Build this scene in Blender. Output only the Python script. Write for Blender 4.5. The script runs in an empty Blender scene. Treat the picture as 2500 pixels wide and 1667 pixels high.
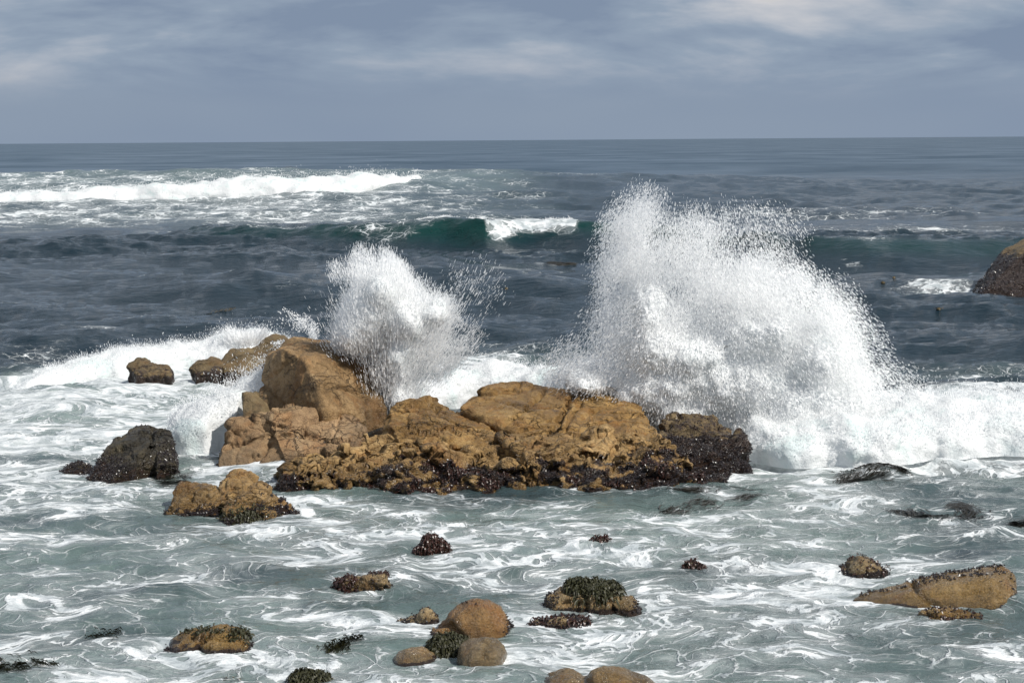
import bpy, bmesh, math, random
import numpy as np
from mathutils import Matrix, Vector

S = bpy.context.scene
COL = S.collection
RNG = np.random.default_rng(7)

# ------------------------------------------------------------------ camera
CAM_H = 6.5
LENS = 70.0
PITCH = math.atan(491.5 / (2500 * LENS / 36))
ROLL = -math.radians(0.41)
cam_d = bpy.data.cameras.new('camera')
cam = bpy.data.objects.new('camera', cam_d)
COL.objects.link(cam)
cam_d.lens = LENS
cam_d.sensor_width = 36
cam_d.clip_start = 0.5
cam_d.clip_end = 60000
CAM_M = (Matrix.Translation((0, 0, CAM_H)) @ Matrix.Rotation(math.pi / 2 - PITCH, 4, 'X')
         @ Matrix.Rotation(ROLL, 4, 'Z'))
cam.matrix_world = CAM_M
S.camera = cam

# ------------------------------------------------------------------ light
SUN_AZ = math.radians(58)      # to the right of straight behind the camera
SUN_EL = math.radians(46)
sun_dir = Vector((math.sin(SUN_AZ) * math.cos(SUN_EL), -math.cos(SUN_AZ) * math.cos(SUN_EL), math.sin(SUN_EL)))
sd = bpy.data.lights.new('sun', 'SUN')
sd.energy = 5.0
sd.angle = math.radians(0.8)
sd.color = (1.0, 0.955, 0.88)
sun = bpy.data.objects.new('sun', sd)
COL.objects.link(sun)
sun.rotation_euler = sun_dir.to_track_quat('Z', 'Y').to_euler()

S.view_settings.view_transform = 'Standard'
S.view_settings.look = 'None'
S.view_settings.exposure = 0.0
S.view_settings.gamma = 1.0
S.view_settings.use_curve_mapping = False
S.render.engine = 'CYCLES'
cy = S.cycles
cy.max_bounces = 24
cy.diffuse_bounces = 16
cy.glossy_bounces = 3
cy.transmission_bounces = 16
cy.transparent_max_bounces = 8
cy.volume_bounces = 2
cy.caustics_reflective = False
cy.caustics_refractive = False
cy.use_denoising = True
cy.sample_clamp_indirect = 6.0


# ------------------------------------------------------------------ node helper
class NT:
    def __init__(self, tree):
        self.t = tree
        tree.nodes.clear()

    def n(self, kind, ins=None, **props):
        nd = self.t.nodes.new(kind)
        for k, v in props.items():
            setattr(nd, k, v)
        for k, v in (ins or {}).items():
            self.set(nd, k, v)
        return nd

    def set(self, nd, k, v):
        sock = nd.inputs[k]
        if isinstance(v, bpy.types.NodeSocket):
            self.t.links.new(v, sock)
        elif isinstance(v, bpy.types.Node):
            self.t.links.new(v.outputs[0], sock)
        else:
            if sock.type == 'RGBA' and len(v) == 3:
                v = (*v, 1)
            sock.default_value = v

    def math(self, op, a, b=0.0, c=0.0, clamp=False):
        return self.n('ShaderNodeMath', {0: a, 1: b, 2: c}, operation=op, use_clamp=clamp).outputs[0]

    def vmath(self, op, a, b=(0, 0, 0)):
        nd = self.n('ShaderNodeVectorMath', {0: a, 1: b}, operation=op)
        return nd.outputs[1] if op in ('LENGTH', 'DOT_PRODUCT', 'DISTANCE') else nd.outputs[0]

    def mix(self, f, a, b, kind='MIX'):
        nd = self.n('ShaderNodeMix', data_type='RGBA', blend_type=kind)
        self.set(nd, 0, f)
        self.set(nd, 6, a)
        self.set(nd, 7, b)
        return nd.outputs[2]

    def smooth(self, v, lo, hi, a=0.0, b=1.0, kind='SMOOTHSTEP'):
        nd = self.n('ShaderNodeMapRange', {'Value': v, 'From Min': lo, 'From Max': hi, 'To Min': a, 'To Max': b},
                    interpolation_type=kind)
        return nd.outputs[0]

    def noise(self, vec, scale, detail=4.0, rough=0.55, dist=0.0):
        return self.n('ShaderNodeTexNoise', {'Vector': vec, 'Scale': scale, 'Detail': detail,
                                             'Roughness': rough, 'Distortion': dist}).outputs[0]

    def attr(self, name, out=2):
        return self.n('ShaderNodeAttribute', attribute_name=name).outputs[out]

    def ramp(self, f, stops):
        nd = self.n('ShaderNodeValToRGB', {0: f})
        e = nd.color_ramp.elements
        while len(e) < len(stops):
            e.new(0.5)
        for el, (p, c) in zip(e, stops):
            el.position = p
            el.color = (*c, 1) if len(c) == 3 else c
        return nd.outputs[0]


def new_mat(name):
    m = bpy.data.materials.new(name)
    m.use_nodes = True
    return m, NT(m.node_tree)


# ------------------------------------------------------------------ sky
W_ = bpy.data.worlds.new('World')
S.world = W_
W_.use_nodes = True
w = NT(W_.node_tree)
sky = w.n('ShaderNodeTexSky', sky_type='NISHITA', sun_disc=False, sun_elevation=SUN_EL,
          sun_rotation=math.pi - SUN_AZ, air_density=1.3, dust_density=1.5, ozone_density=1.0)
skyc = w.vmath('SCALE', sky.outputs[0])
skyc.node.inputs['Scale'].default_value = 0.09
co = w.n('ShaderNodeTexCoord').outputs['Generated']
sep = w.n('ShaderNodeSeparateXYZ', {0: co})
zz = w.math('MAXIMUM', sep.outputs[2], 0.0)
stretch = w.vmath('MULTIPLY', co, (1.0, 1.0, 4.2))
c1 = w.noise(w.vmath('ADD', stretch, (3.1, 0.4, 2.2)), 5.5, 7.0, 0.56, 0.35)
c2 = w.noise(w.vmath('ADD', stretch, (7.7, 1.3, 5.9)), 15.0, 5.0, 0.55, 0.25)
cm = w.math('ADD', w.math('MULTIPLY', c1, 0.75), w.math('MULTIPLY', c2, 0.25))
hz = w.smooth(zz, 0.014, 0.046)                       # smooth layer of low cloud along the horizon
cloud_hi = w.ramp(cm, [(0.38, (0.218, 0.282, 0.388)), (0.47, (0.292, 0.362, 0.458)),
                       (0.54, (0.425, 0.470, 0.540)), (0.63, (0.640, 0.635, 0.650))])
cloud_lo = w.ramp(w.noise(stretch, 3.0, 3.0), [(0.3, (0.228, 0.292, 0.398)), (0.7, (0.272, 0.335, 0.425))])
cloud = w.mix(hz, cloud_lo, cloud_hi)
gap = w.smooth(c1, 0.60, 0.74, 0.0, 0.55)
gap = w.math('MULTIPLY', gap, hz)
final = w.mix(gap, cloud, skyc)
bg = w.n('ShaderNodeBackground', {0: final, 1: 1.0})
w.n('ShaderNodeOutputWorld', {0: bg})


# ------------------------------------------------------------------ pixel <-> world
F_PX = 2500 * LENS / 36
_R = np.array(CAM_M.to_3x3())


def ray(px, py):
    d = np.stack([(np.asarray(px, float) - 1250) / F_PX, -(np.asarray(py, float) - 833.5) / F_PX,
                  -np.ones_like(np.asarray(px, float) * np.asarray(py, float))], -1)
    return d @ _R.T


def P(px, py, Y):
    d = ray(px, py)
    return np.array([0, 0, CAM_H]) + d * (np.asarray(Y) / d[..., 1])[..., None]


def G(px, py, z=0.0):
    d = ray(px, py)
    return np.array([0, 0, CAM_H]) + d * ((z - CAM_H) / d[..., 2])[..., None]


def project(p):
    q = (p - np.array([0, 0, CAM_H])) @ _R
    return 1250 + F_PX * q[..., 0] / -q[..., 2], 833.5 - F_PX * q[..., 1] / -q[..., 2]


# ------------------------------------------------------------------ noise in numpy
_g = np.random.default_rng(3)
_PERM = np.concatenate([_g.permutation(256)] * 3)
_GR = _g.normal(size=(256, 3))
_GR /= np.linalg.norm(_GR, axis=1)[:, None]
_RND = _g.random((256, 3))


def perlin(p, seed=0):
    p = np.asarray(p, float)
    i = np.floor(p).astype(np.int64)
    f = p - i
    u = f * f * f * (f * (f * 6 - 15) + 10)
    i = (i + seed * 17) & 255
    res = 0
    for dx in (0, 1):
        wx = u[:, 0] if dx else 1 - u[:, 0]
        a = _PERM[(i[:, 0] + dx) & 255]
        for dy in (0, 1):
            wy = u[:, 1] if dy else 1 - u[:, 1]
            b = _PERM[a + ((i[:, 1] + dy) & 255)]
            for dz in (0, 1):
                wz = u[:, 2] if dz else 1 - u[:, 2]
                g = _GR[_PERM[b + ((i[:, 2] + dz) & 255)]]
                dot = g[:, 0] * (f[:, 0] - dx) + g[:, 1] * (f[:, 1] - dy) + g[:, 2] * (f[:, 2] - dz)
                res = res + wx * wy * wz * dot
    return res * 1.4


def fbm(p, octv=4, gain=0.5, seed=0):
    p = np.asarray(p, float)
    r, a = 0, 1.0
    for k in range(octv):
        r = r + a * perlin(p * (2.03 ** k), seed + k)
        a *= gain
    return r


def billow(p, octv=3, gain=0.5, seed=0):
    p = np.asarray(p, float)
    r, a, t = 0, 1.0, 0
    for k in range(octv):
        r = r + a * np.abs(perlin(p * (2.03 ** k), seed + k))
        t += a
        a *= gain
    return r / t


def voronoi(p, seed=0):
    p = np.asarray(p, float)
    i = np.floor(p).astype(np.int64)
    n = len(p)
    f1 = np.full(n, 9.0)
    f2 = np.full(n, 9.0)
    idn = np.zeros(n, np.int64)
    rel = np.zeros((n, 3))
    for dx in (-1, 0, 1):
        for dy in (-1, 0, 1):
            for dz in (-1, 0, 1):
                c = i + np.array([dx, dy, dz])
                q = (c + seed * 31) & 255
                h = _PERM[_PERM[_PERM[q[:, 0]] + q[:, 1]] + q[:, 2]]
                rv = p - (c + _RND[h])
                d = np.sqrt((rv ** 2).sum(1))
                m = d < f1
                f2 = np.where(m, f1, np.minimum(f2, d))
                idn = np.where(m, h, idn)
                rel = np.where(m[:, None], rv, rel)
                f1 = np.where(m, d, f1)
    return f1, f2, idn, rel


def sstep(x, a, b):
    t = np.clip((x - a) / (b - a), 0, 1)
    return t * t * (3 - 2 * t)


# ------------------------------------------------------------------ mesh helpers
def mesh_np(name, verts, faces, smooth=True):
    verts = np.asarray(verts, np.float32)
    faces = np.asarray(faces, np.int32)
    me = bpy.data.meshes.new(name)
    k = faces.shape[1]
    me.vertices.add(len(verts))
    me.vertices.foreach_set('co', verts.ravel())
    me.loops.add(faces.size)
    me.loops.foreach_set('vertex_index', faces.ravel())
    me.polygons.add(len(faces))
    me.polygons.foreach_set('loop_start', np.arange(0, faces.size, k, dtype=np.int32))
    me.polygons.foreach_set('loop_total', np.full(len(faces), k, np.int32))
    me.polygons.foreach_set('use_smooth', np.full(len(faces), smooth))
    me.update(calc_edges=True)
    return me


def add_attr(me, name, data):
    data = np.asarray(data, np.float32)
    if data.ndim == 1:
        a = me.attributes.new(name, 'FLOAT', 'POINT')
        a.data.foreach_set('value', data)
    else:
        a = me.attributes.new(name, 'FLOAT_VECTOR', 'POINT')
        a.data.foreach_set('vector', data.ravel())


def link(name, me, mat=None, parent=None, label=None, cat=None, group=None, kind=None):
    o = bpy.data.objects.new(name, me)
    COL.objects.link(o)
    if mat is not None:
        me.materials.append(mat)
    if parent is not None:
        o.parent = parent
    for k, v in (('label', label), ('category', cat), ('group', group), ('kind', kind)):
        if v:
            o[k] = v
    return o


def empty(name, loc, label, cat, group=None):
    o = bpy.data.objects.new(name, None)
    COL.objects.link(o)
    o.location = loc
    o.empty_display_size = 0.2
    o['label'] = label
    o['category'] = cat
    if group:
        o['group'] = group
    return o


def child_of(o, parent):
    o.parent = parent
    o.matrix_parent_inverse = Matrix.Translation(-Vector(parent.location))


# ------------------------------------------------------------------ sea
def blob(px, py, x, y, rx, ry, rot=0.0):
    c, s = math.cos(math.radians(rot)), math.sin(math.radians(rot))
    dx, dy = px - x, py - y
    u, v = (dx * c + dy * s) / rx, (-dx * s + dy * c) / ry
    return np.exp(-(u * u + v * v))


COV_SHIFT = .055
COV_Y = [1130, 1200, 1270, 1340, 1410, 1480, 1550, 1620, 1700]
COV = np.array([
    [.70, .50, .62, .62, .40, .35, .40, .60, .52, .36, .30],
    [.74, .62, .64, .60, .22, .14, .24, .38, .62, .42, .36],
    [.52, .44, .40, .58, .76, .56, .46, .60, .56, .36, .36],
    [.55, .50, .50, .70, .60, .54, .55, .60, .55, .40, .50],
    [.40, .44, .56, .36, .52, .50, .50, .56, .56, .52, .40],
    [.46, .40, .46, .42, .42, .46, .52, .56, .62, .52, .36],
    [.46, .46, .52, .52, .62, .62, .60, .60, .60, .46, .32],
    [.62, .62, .60, .60, .70, .70, .60, .60, .52, .40, .46],
    [.66, .66, .62, .62, .66, .66, .62, .62, .56, .50, .50]])


def bilin(px, py):
    gx = np.clip(px / 250.0, 0, 9.999)
    gy = np.clip(np.interp(py, COV_Y, np.arange(len(COV_Y))), 0, len(COV_Y) - 1.001)
    ix, iy = gx.astype(int), gy.astype(int)
    fx, fy = gx - ix, gy - iy
    return ((COV[iy, ix] * (1 - fx) + COV[iy, ix + 1] * fx) * (1 - fy)
            + (COV[iy + 1, ix] * (1 - fx) + COV[iy + 1, ix + 1] * fx) * fy)


def crest_wave(X, Y, xs, ys, hs, front, back):
    """asymmetric travelling swell: crest line ys(xs), height hs(xs), steep face toward the camera"""
    yc = np.interp(X, xs, ys)
    h = np.interp(X, xs, hs)
    d = Y - yc
    fr = np.where(d < 0, np.exp(-(np.abs(d) / front) ** 1.6), np.exp(-(d / back) ** 1.6))
    return h * fr, d


def sea_height(X, Y, spacing):
    """returns displacement vectors and fields of the sea at (X, Y)"""
    n = len(X)
    px, py = project(np.stack([X, Y, np.zeros(n)], 1))
    r = np.random.default_rng(11)
    near = sstep(Y, 40, 36)                       # sheltered, foamy water in front of the outcrop
    left = sstep(X, -4.6, -6.5) * sstep(Y, 50, 44)
    calm = np.clip(near + left, 0, 1)
    dz = np.zeros(n)
    dx = np.zeros(n)
    dy = np.zeros(n)
    patch = 0.65 + 0.5 * np.clip(perlin(np.stack([X * .09, Y * .05, X * 0], 1), 5) + .3, 0, 1.2)
    for k in range(64):
        lam = 0.55 * (26 / 0.55) ** (k / 63) * r.uniform(.9, 1.1)
        th = r.normal(0, 0.62)
        kx, ky = math.sin(th), -math.cos(th)
        kk = 2 * math.pi / lam
        st = 0.048 if lam < 5 else 0.026
        a = st / kk
        ph = r.uniform(0, 6.28)
        lod = np.clip((lam / spacing - 2.0) / 2.5, 0, 1)
        amp = a * lod * patch * (1 - calm * (0.92 if lam > 5 else 0.80 if lam > 1.5 else 0.35))
        arg = kk * (kx * X + ky * Y) + ph + 1.5 * np.sin(0.11 * X + 0.07 * Y + k)
        dz += amp * np.sin(arg)
        c = amp * np.cos(arg) * 0.85
        dx += c * kx
        dy += c * ky
    # sharp-crested wind chop
    pp = np.stack([X, Y, X * 0], 1)
    for sc, am, ln in ((.24, .30, 4.0), (.55, .21, 1.8), (1.25, .085, .8)):
        q = pp * [sc, sc * 1.9, 1] + np.stack([.35 * np.sin(Y * sc * 2), 0 * Y, 0 * Y], 1)
        nn = perlin(q, int(sc * 100)) + .35 * perlin(q * 2.1, int(sc * 100) + 1)
        dz += am * (1 - calm * .8) * patch * np.clip((ln / spacing - 1.4) / 2.2, 0, 1) * (.32 - np.abs(nn))
    # turbulent lumps in the foam
    tl = calm * np.clip(1 - spacing / 0.8, 0, 1)
    dz += tl * 0.085 * (0.20 - billow(pp * [0.55, 0.5, 1], 3, .55, 2)) * 2.0 + .035 * tl
    dz += tl * 0.03 * fbm(pp * [2.2, 1.8, 1], 2, .5, 9)
    # the green wave in the middle distance
    gx, gy, gh = [], [], []
    for qx, qy, h in [(-600, 560, .35), (0, 552, .35), (300, 556, .5), (560, 566, .9), (720, 556, 1.35), (870, 548, 1.9), (1000, 542, 2.3),
                      (1090, 537, 2.45), (1180, 543, 2.3), (1300, 546, 2.0), (1400, 545, 2.05), (1500, 548, 1.9),
                      (1650, 560, 1.6), (1800, 578, 1.2), (1960, 592, 1.3), (2100, 587, 1.6), (2240, 590, 1.45),
                      (2400, 595, 1.2), (2560, 600, .9), (3200, 600, .6)]:
        h *= .64
        g = G(qx, qy, h)
        gx.append(g[0]); gy.append(g[1]); gh.append(h)
    o = np.argsort(gx)
    gx, gy, gh = np.array(gx)[o], np.array(gy)[o], np.array(gh)[o]
    hw, dd = crest_wave(X, Y, gx, gy, gh, 3.0, 9.0)
    dz += hw
    dy -= 0.55 * hw * np.exp(-(dd / 3.0) ** 2)
    # far swell that the far breaker runs down from
    hw2, dd2 = crest_wave(X, Y, [-140, -95, -60, -35, -10, 5, 20, 40, 80], [232, 232, 234, 236, 236, 236, 236, 238, 240],
                          [1.3, 1.9, 2.9, 3.4, 3.0, 2.7, 2.2, 1.2, .6], 24.0, 26.0)
    dz += hw2
    # gentle far swells toward the horizon
    for lam, amp, ph in ((70, .35, .3), (110, .45, 2.0), (45, .2, 4.0)):
        lod = np.clip((lam / spacing - 2.0) / 2.5, 0, 1)
        dz += amp * lod * sstep(Y, 250, 330) * np.sin(2 * math.pi * (Y + 0.12 * X) / lam + ph + .6 * np.sin(X * .02))
    # water heaped on the left, sloping down to the gap between the rocks
    dz += 0.42 * blob(px, py, 330, 960, 330, 75) + 0.18 * blob(px, py, 60, 1010, 260, 90)
    # small swell under the bore on the right
    dz += 0.25 * blob(px, py, 2300, 1010, 420, 45)
    # kelp bulge
    dz += 0.16 * blob(px, py, 2150, 1160, 90, 14) + .10 * blob(px, py, 2400, 1310, 110, 18)
    return dx, dy, dz, px, py, hw, dd, hw2, dd2


def build_sea():
    inv = np.linspace(1 / 19.0, 1 / 160.0, 560)
    ys = list(1 / inv)
    ys += list(np.arange(108, 138, 0.42)) + list(np.arange(160, 250, 0.9))
    ys += list(1 / np.linspace(1 / 250.0, 1 / 40000.0, 140))
    ys = np.array(sorted(ys))
    keep = np.concatenate([[True], np.diff(ys) > 0.02])
    ys = ys[keep]
    ts = np.concatenate([np.linspace(-.62, -.30, 40)[:-1], np.linspace(-.30, .30, 690), np.linspace(.30, .62, 40)[1:]])
    T, YY = np.meshgrid(ts, ys)
    nr, nc = YY.shape
    sp = np.gradient(ys)
    SP = np.repeat(sp[:, None], nc, 1).ravel()
    Y = YY.ravel()
    X = (T * YY).ravel()
    SP = np.maximum(SP, 0.0008 * Y * 0.9)
    dx, dy, dz, px, py, hw, dd, hw2, dd2 = sea_height(X, Y, SP)
    V = np.stack([X + dx, Y + dy, dz], 1)
    idx = np.arange(nr * nc).reshape(nr, nc)
    faces = np.stack([idx[:-1, :-1], idx[:-1, 1:], idx[1:, 1:], idx[1:, :-1]], -1).reshape(-1, 4)
    me = mesh_np('sea', V, faces)
    # ---- foam cover
    pp = np.stack([X, Y, X * 0], 1)
    fg = sstep(py, 1105, 1150) * np.ones_like(px)
    cov = (bilin(px, py) - COV_SHIFT + .16 * fbm(np.stack([X * .16, Y * .24, X * 0], 1), 2, .5, 51)) * fg
    wob = fbm(pp * [.22, .2, 1], 3, .5, 21) * 40
    lf = sstep(px + wob * 2, 700, 620) * sstep(py + wob * .6, 880, 915) * (1 - fg)
    surge = 0.86 - 0.30 * blob(px, py, 150, 985, 200, 22) - .32 * blob(px, py, 440, 1000, 130, 26, -15) - .25 * blob(px, py, 120, 1060, 160, 30)
    cov = np.maximum(cov, lf * surge)
    cov = np.maximum(cov, .9 * blob(px, py, 90, 925, 120, 28))
    # right side: foot of the bore and water behind it
    cov = np.maximum(cov, .80 * blob(px, py, 1950, 1120, 240, 30))
    cov = np.maximum(cov, .9 * sstep(px, 1700, 1850) * sstep(py, 985, 1010) * sstep(py + wob * .5, 1172, 1118))
    cov = np.maximum(cov, .34 * blob(px, py, 2380, 930, 240, 40))
    # around the splash feet
    cov = np.maximum(cov, .60 * blob(px, py, 1180, 905, 220, 50))
    # band between far breaker and green wave
    band = sstep(px + wob * 3, 1520, 1050) * sstep(py, 478, 492) * sstep(py + 8 * perlin(pp * [.05, .02, 1], 4), 566, 545)
    cov = np.maximum(cov, band * (.46 - .18 * sstep(px, 700, 1300)))
    # streaks on the right in the distance
    cov = np.maximum(cov, .33 * blob(px, py, 2050, 525, 380, 12) + .0 * px)
    cov = np.maximum(cov, .36 * blob(px, py, 2250, 565, 330, 16))
    cov = np.maximum(cov, .30 * blob(px, py, 1350, 470, 160, 12))
    # aqua shoulder of the far swell
    sh = np.clip(hw2 / 2.2, 0, 1) * (dd2 < 6) * sstep(px, 1420, 1150) * sstep(py, 405, 425)
    cov = np.maximum(cov, .27 * sh)
    # right rock wash
    cov = np.maximum(cov, .75 * blob(px, py, 2310, 702, 95, 10))
    cov = np.maximum(cov, .6 * blob(px, py, 225, 820, 60, 5))
    cov = np.maximum(cov, .45 * blob(px, py, 350, 870, 320, 16))
    # face of the green wave: flecks
    face = np.exp(-((dd + 2.0) / 2.6) ** 2) * np.clip(hw / 1.2, 0, 1)
    cov = np.maximum(cov, .38 * face * np.exp(-((px - 960) / 110) ** 2))
    spill = sstep(dd + .9 * perlin(pp * [.5, .4, 1], 71), -3.4, -1.9) * sstep(dd, 1.6, .6) * sstep(px + 8 * dd + 16 * perlin(pp * [.3, .6, 1], 72), 1160, 1180) * sstep(px - 6 * dd + 16 * perlin(pp * [.3, .6, 1], 73), 1440, 1400)
    cov = np.maximum(cov, .93 * spill)
    crest = np.exp(-((dd - .4) / .9) ** 2) * np.clip(hw / 1.0, 0, 1)
    cov = np.maximum(cov, .42 * crest * sstep(perlin(pp * [.12, .02, 1], 8), -.2, .3))
    # stray caps over open water
    caps = sstep(perlin(pp * [.25, .11, 1], 14) + .4 * perlin(pp * [1.0, .5, 1], 15), .62, .9)
    cov = np.maximum(cov, .26 * caps * (py > 600))
    for bx, by, hw_ in [(1055, 1358, 60), (1466, 1332, 34), (1694, 1392, 44), (885, 1450, 90), (2112, 1408, 95), (1450, 1500, 120), (1375, 1540, 95),
                        (1160, 1564, 120), (1005, 1528, 60), (1010, 1620, 66), (1180, 1634, 76), (505, 1600, 130), (2290, 1484, 230), (2318, 1522, 95),
                        (560, 1288, 170), (290, 1180, 150), (1460, 1690, 190), (1000, 1214, 200), (1500, 1196, 260)]:
        ring = blob(px, py, bx, by + 2, hw_ * 1.12, 13)
        cov = np.maximum(cov, (.50 + .35 * perlin(pp * [1.3, 1.6, 1], 61)) * ring)
    cov = np.maximum(cov, 0.0)
    # ---- aeration: milky green water
    aer = np.maximum(fg * (.50 + .5 * np.clip(.5 + fbm(pp * [.12, .16, 1], 3, .5, 31), 0, 1)), lf)
    aer = np.maximum(aer, .75 * blob(px, py, 1990, 1110, 330, 60))
    aer = aer * (1 - .75 * blob(px, py, 1250, 1215, 330, 30)) * (1 - .6 * blob(px, py, 2380, 1300, 170, 70))
    aer = aer * (1 - .55 * blob(px, py, 1680, 1200, 260, 30)) * (1 - .5 * blob(px, py, 2250, 1190, 240, 50))
    for bx, by, rx, ry, a_ in [(250, 1560, 210, 20, .6), (330, 1450, 190, 16, .55), (620, 1405, 160, 16, .5), (1180, 1390, 150, 12, .5), (1720, 1395, 110, 10, .6),
                               (2340, 1362, 120, 14, .75), (1830, 1642, 90, 12, .6), (1300, 1430, 120, 10, .5), (850, 1480, 160, 14, .5), (60, 1280, 120, 14, .5), (1450, 1300, 140, 12, .4)]:
        aer = aer * (1 - a_ * blob(px, py, bx, by, rx, ry, -4))
    aer = np.maximum(aer, .35 * blob(px, py, 2380, 930, 260, 40))
    aer = np.maximum(aer, .85 * sh)
    aer = np.maximum(aer, .32 * band)
    aer = np.maximum(aer, .5 * blob(px, py, 1180, 905, 230, 40))
    aer = np.maximum(aer, .7 * blob(px, py, 1300, 468, 200, 9))
    green = np.clip(face * 1.2, 0, 1) * (px > 450)
    # ---- foam texture carried along by eddies
    fl = pp.copy()
    sel = np.where(Y < 70)[0]
    q = fl[sel].copy()
    e = 0.05
    for it in range(4):
        def psi(a):
            return perlin(a * [.34, .42, 1], 41) * 2.0 + .55 * perlin(a * [.95, 1.2, 1], 42) * .6
        p0 = psi(q)
        gxx = (psi(q + [e, 0, 0]) - p0) / e
        gyy = (psi(q + [0, e, 0]) - p0) / e
        q = q + np.stack([gyy, -gxx, gxx * 0], 1) * 0.10
    wgt = sstep(Y[sel], 66, 50)[:, None]
    fl[sel] = fl[sel] * (1 - wgt) + q * wgt
    # farther out the cells are drawn out and larger
    far_r = 1 - .66 * sstep(ys, 75, 135)
    acc = ys[0] + np.concatenate([[0], np.cumsum(.5 * (far_r[1:] + far_r[:-1]) * np.diff(ys))])
    fl[:, 1] += np.interp(Y, ys, acc) - Y
    fl[:, 0] *= 1 - .55 * sstep(Y, 75, 135)
    add_attr(me, 'foam', np.clip(cov, 0, 1))
    add_attr(me, 'aer', np.clip(aer, 0, 1))
    add_attr(me, 'green', np.clip(green, 0, 1))
    add_attr(me, 'flow', fl)
    m, t = new_mat('sea_water')
    flow = t.attr('flow', 1)
    foam_c = t.attr('foam')
    aer_n = t.attr('aer')
    grn = t.attr('green')
    pos = t.n('ShaderNodeNewGeometry').outputs['Position']
    fs = t.vmath('MULTIPLY', flow, (0.82, 1.0, 1.0))
    warp = t.n('ShaderNodeTexNoise', {'Vector': fs, 'Scale': 1.7, 'Detail': 3.0}).outputs[1]
    wv = t.vmath('MULTIPLY', t.vmath('SUBTRACT', warp, (.5, .5, .5)), (.34, .34, 0))
    fw = t.vmath('ADD', fs, wv)
    n1 = t.noise(fw, 0.70, 9.0, 0.63)
    n1 = t.math('MULTIPLY_ADD', t.math('SUBTRACT', n1, .5), 2.3, .5)
    n2 = t.noise(fw, 9.0, 5.0, .65)

    def vor(scale, off, feat):
        wf = t.vmath('ADD', t.vmath('ADD', fw, off), t.vmath('MULTIPLY', t.vmath('SUBTRACT', warp, (.5, .5, .5)), (.8 / scale, .8 / scale, 0)))
        return t.n('ShaderNodeTexVoronoi', {'Vector': wf, 'Scale': scale}, voronoi_dimensions='2D', feature=feat)
    th = t.math('SUBTRACT', 1.0, foam_c)
    on = t.smooth(foam_c, .02, .14)
    patch = t.smooth(n1, t.math('SUBTRACT', th, .03), t.math('ADD', th, .07))
    h1n = vor(2.5, (0, 0, 0), 'F1')
    h1 = t.smooth(t.math('ADD', h1n.outputs[0], t.math('MULTIPLY', t.math('SUBTRACT', n2, .5), .35)), .30, .40, 1, 0)
    h1 = t.math('MULTIPLY', h1, t.smooth(t.n('ShaderNodeSeparateColor', {0: h1n.outputs[1]}).outputs[0], .25, .45))
    h2n = vor(6.2, (3.3, 1.7, 0), 'F1')
    h2 = t.smooth(h2n.outputs[0], .28, .40, 1, 0)
    h2 = t.math('MULTIPLY', h2, t.smooth(t.n('ShaderNodeSeparateColor', {0: h2n.outputs[1]}).outputs[0], .35, .55))
    core = t.smooth(n1, t.math('ADD', th, .10), t.math('ADD', th, .34), 1, .25)
    patch = t.math('MULTIPLY', patch, t.math('SUBTRACT', 1.0, t.math('MULTIPLY', t.math('MULTIPLY', h1, .92), core)))
    patch = t.math('MULTIPLY', patch, t.math('SUBTRACT', 1.0, t.math('MULTIPLY', t.math('MULTIPLY', h2, .75), core)))
    e1 = vor(2.1, (1.3, 4.7, 0), 'DISTANCE_TO_EDGE').outputs[0]
    e2 = vor(5.2, (6.3, 2.7, 0), 'DISTANCE_TO_EDGE').outputs[0]
    f1 = t.smooth(t.math('ADD', e1, t.math('MULTIPLY', t.math('SUBTRACT', n2, .5), .10)), .015, .075, 1, 0)
    f2 = t.smooth(e2, .0, .10, .45, 0)
    fil = t.math('MULTIPLY', t.math('MAXIMUM', f1, f2), t.smooth(n1, t.math('SUBTRACT', th, .40), t.math('SUBTRACT', th, .02)))
    fil = t.math('MULTIPLY', fil, t.smooth(n2, .34, .50))
    thick = t.math('MULTIPLY', t.math('MAXIMUM', patch, fil), on)
    film = t.smooth(n1, t.math('SUBTRACT', th, .30), t.math('ADD', th, .05), 0, .28)
    film = t.math('MULTIPLY', film, t.smooth(foam_c, .15, .45))
    foam = t.math('MAXIMUM', thick, film)
    deep = t.mix(grn, (0.006, 0.018, 0.027), (0.004, 0.034, 0.031))
    milky = t.mix(t.noise(fw, .5, 3.0), (0.062, 0.092, 0.087), (0.190, 0.260, 0.240))
    water = t.mix(aer_n, deep, milky)
    white = t.mix(t.smooth(t.noise(fw, 2.2, 6.0, .65), .35, .65), (0.36, 0.40, 0.42), (0.78, 0.80, 0.81))
    col = t.mix(foam, water, white)
    rough = t.smooth(foam, 0, 1, 0.07, 0.75, 'LINEAR')
    # fine ripples
    pr = t.vmath('MULTIPLY', pos, (0.55, 1.0, 1.0))
    r1 = t.noise(pr, 1.9, 6.0, .62, .4)
    r2 = t.noise(pr, 11.0, 4.0, .6, .2)
    rip = t.math('ADD', t.math('MULTIPLY', r1, .20), t.math('MULTIPLY', r2, .034))
    hgt = t.math('ADD', rip, t.math('MULTIPLY', foam, t.math('MULTIPLY_ADD', n2, .035, .02)))
    bump = t.n('ShaderNodeBump', {'Strength': 0.85, 'Distance': 1.0, 'Height': hgt})
    dist = t.n('ShaderNodeSeparateXYZ', {0: pos}).outputs[1]
    spec = t.smooth(dist, 38.0, 60.0, .5, .30, 'LINEAR')
    bs = t.n('ShaderNodeBsdfPrincipled', {'Base Color': col, 'Roughness': rough, 'IOR': 1.333, 'Normal': bump, 'Specular IOR Level': spec})
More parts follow.
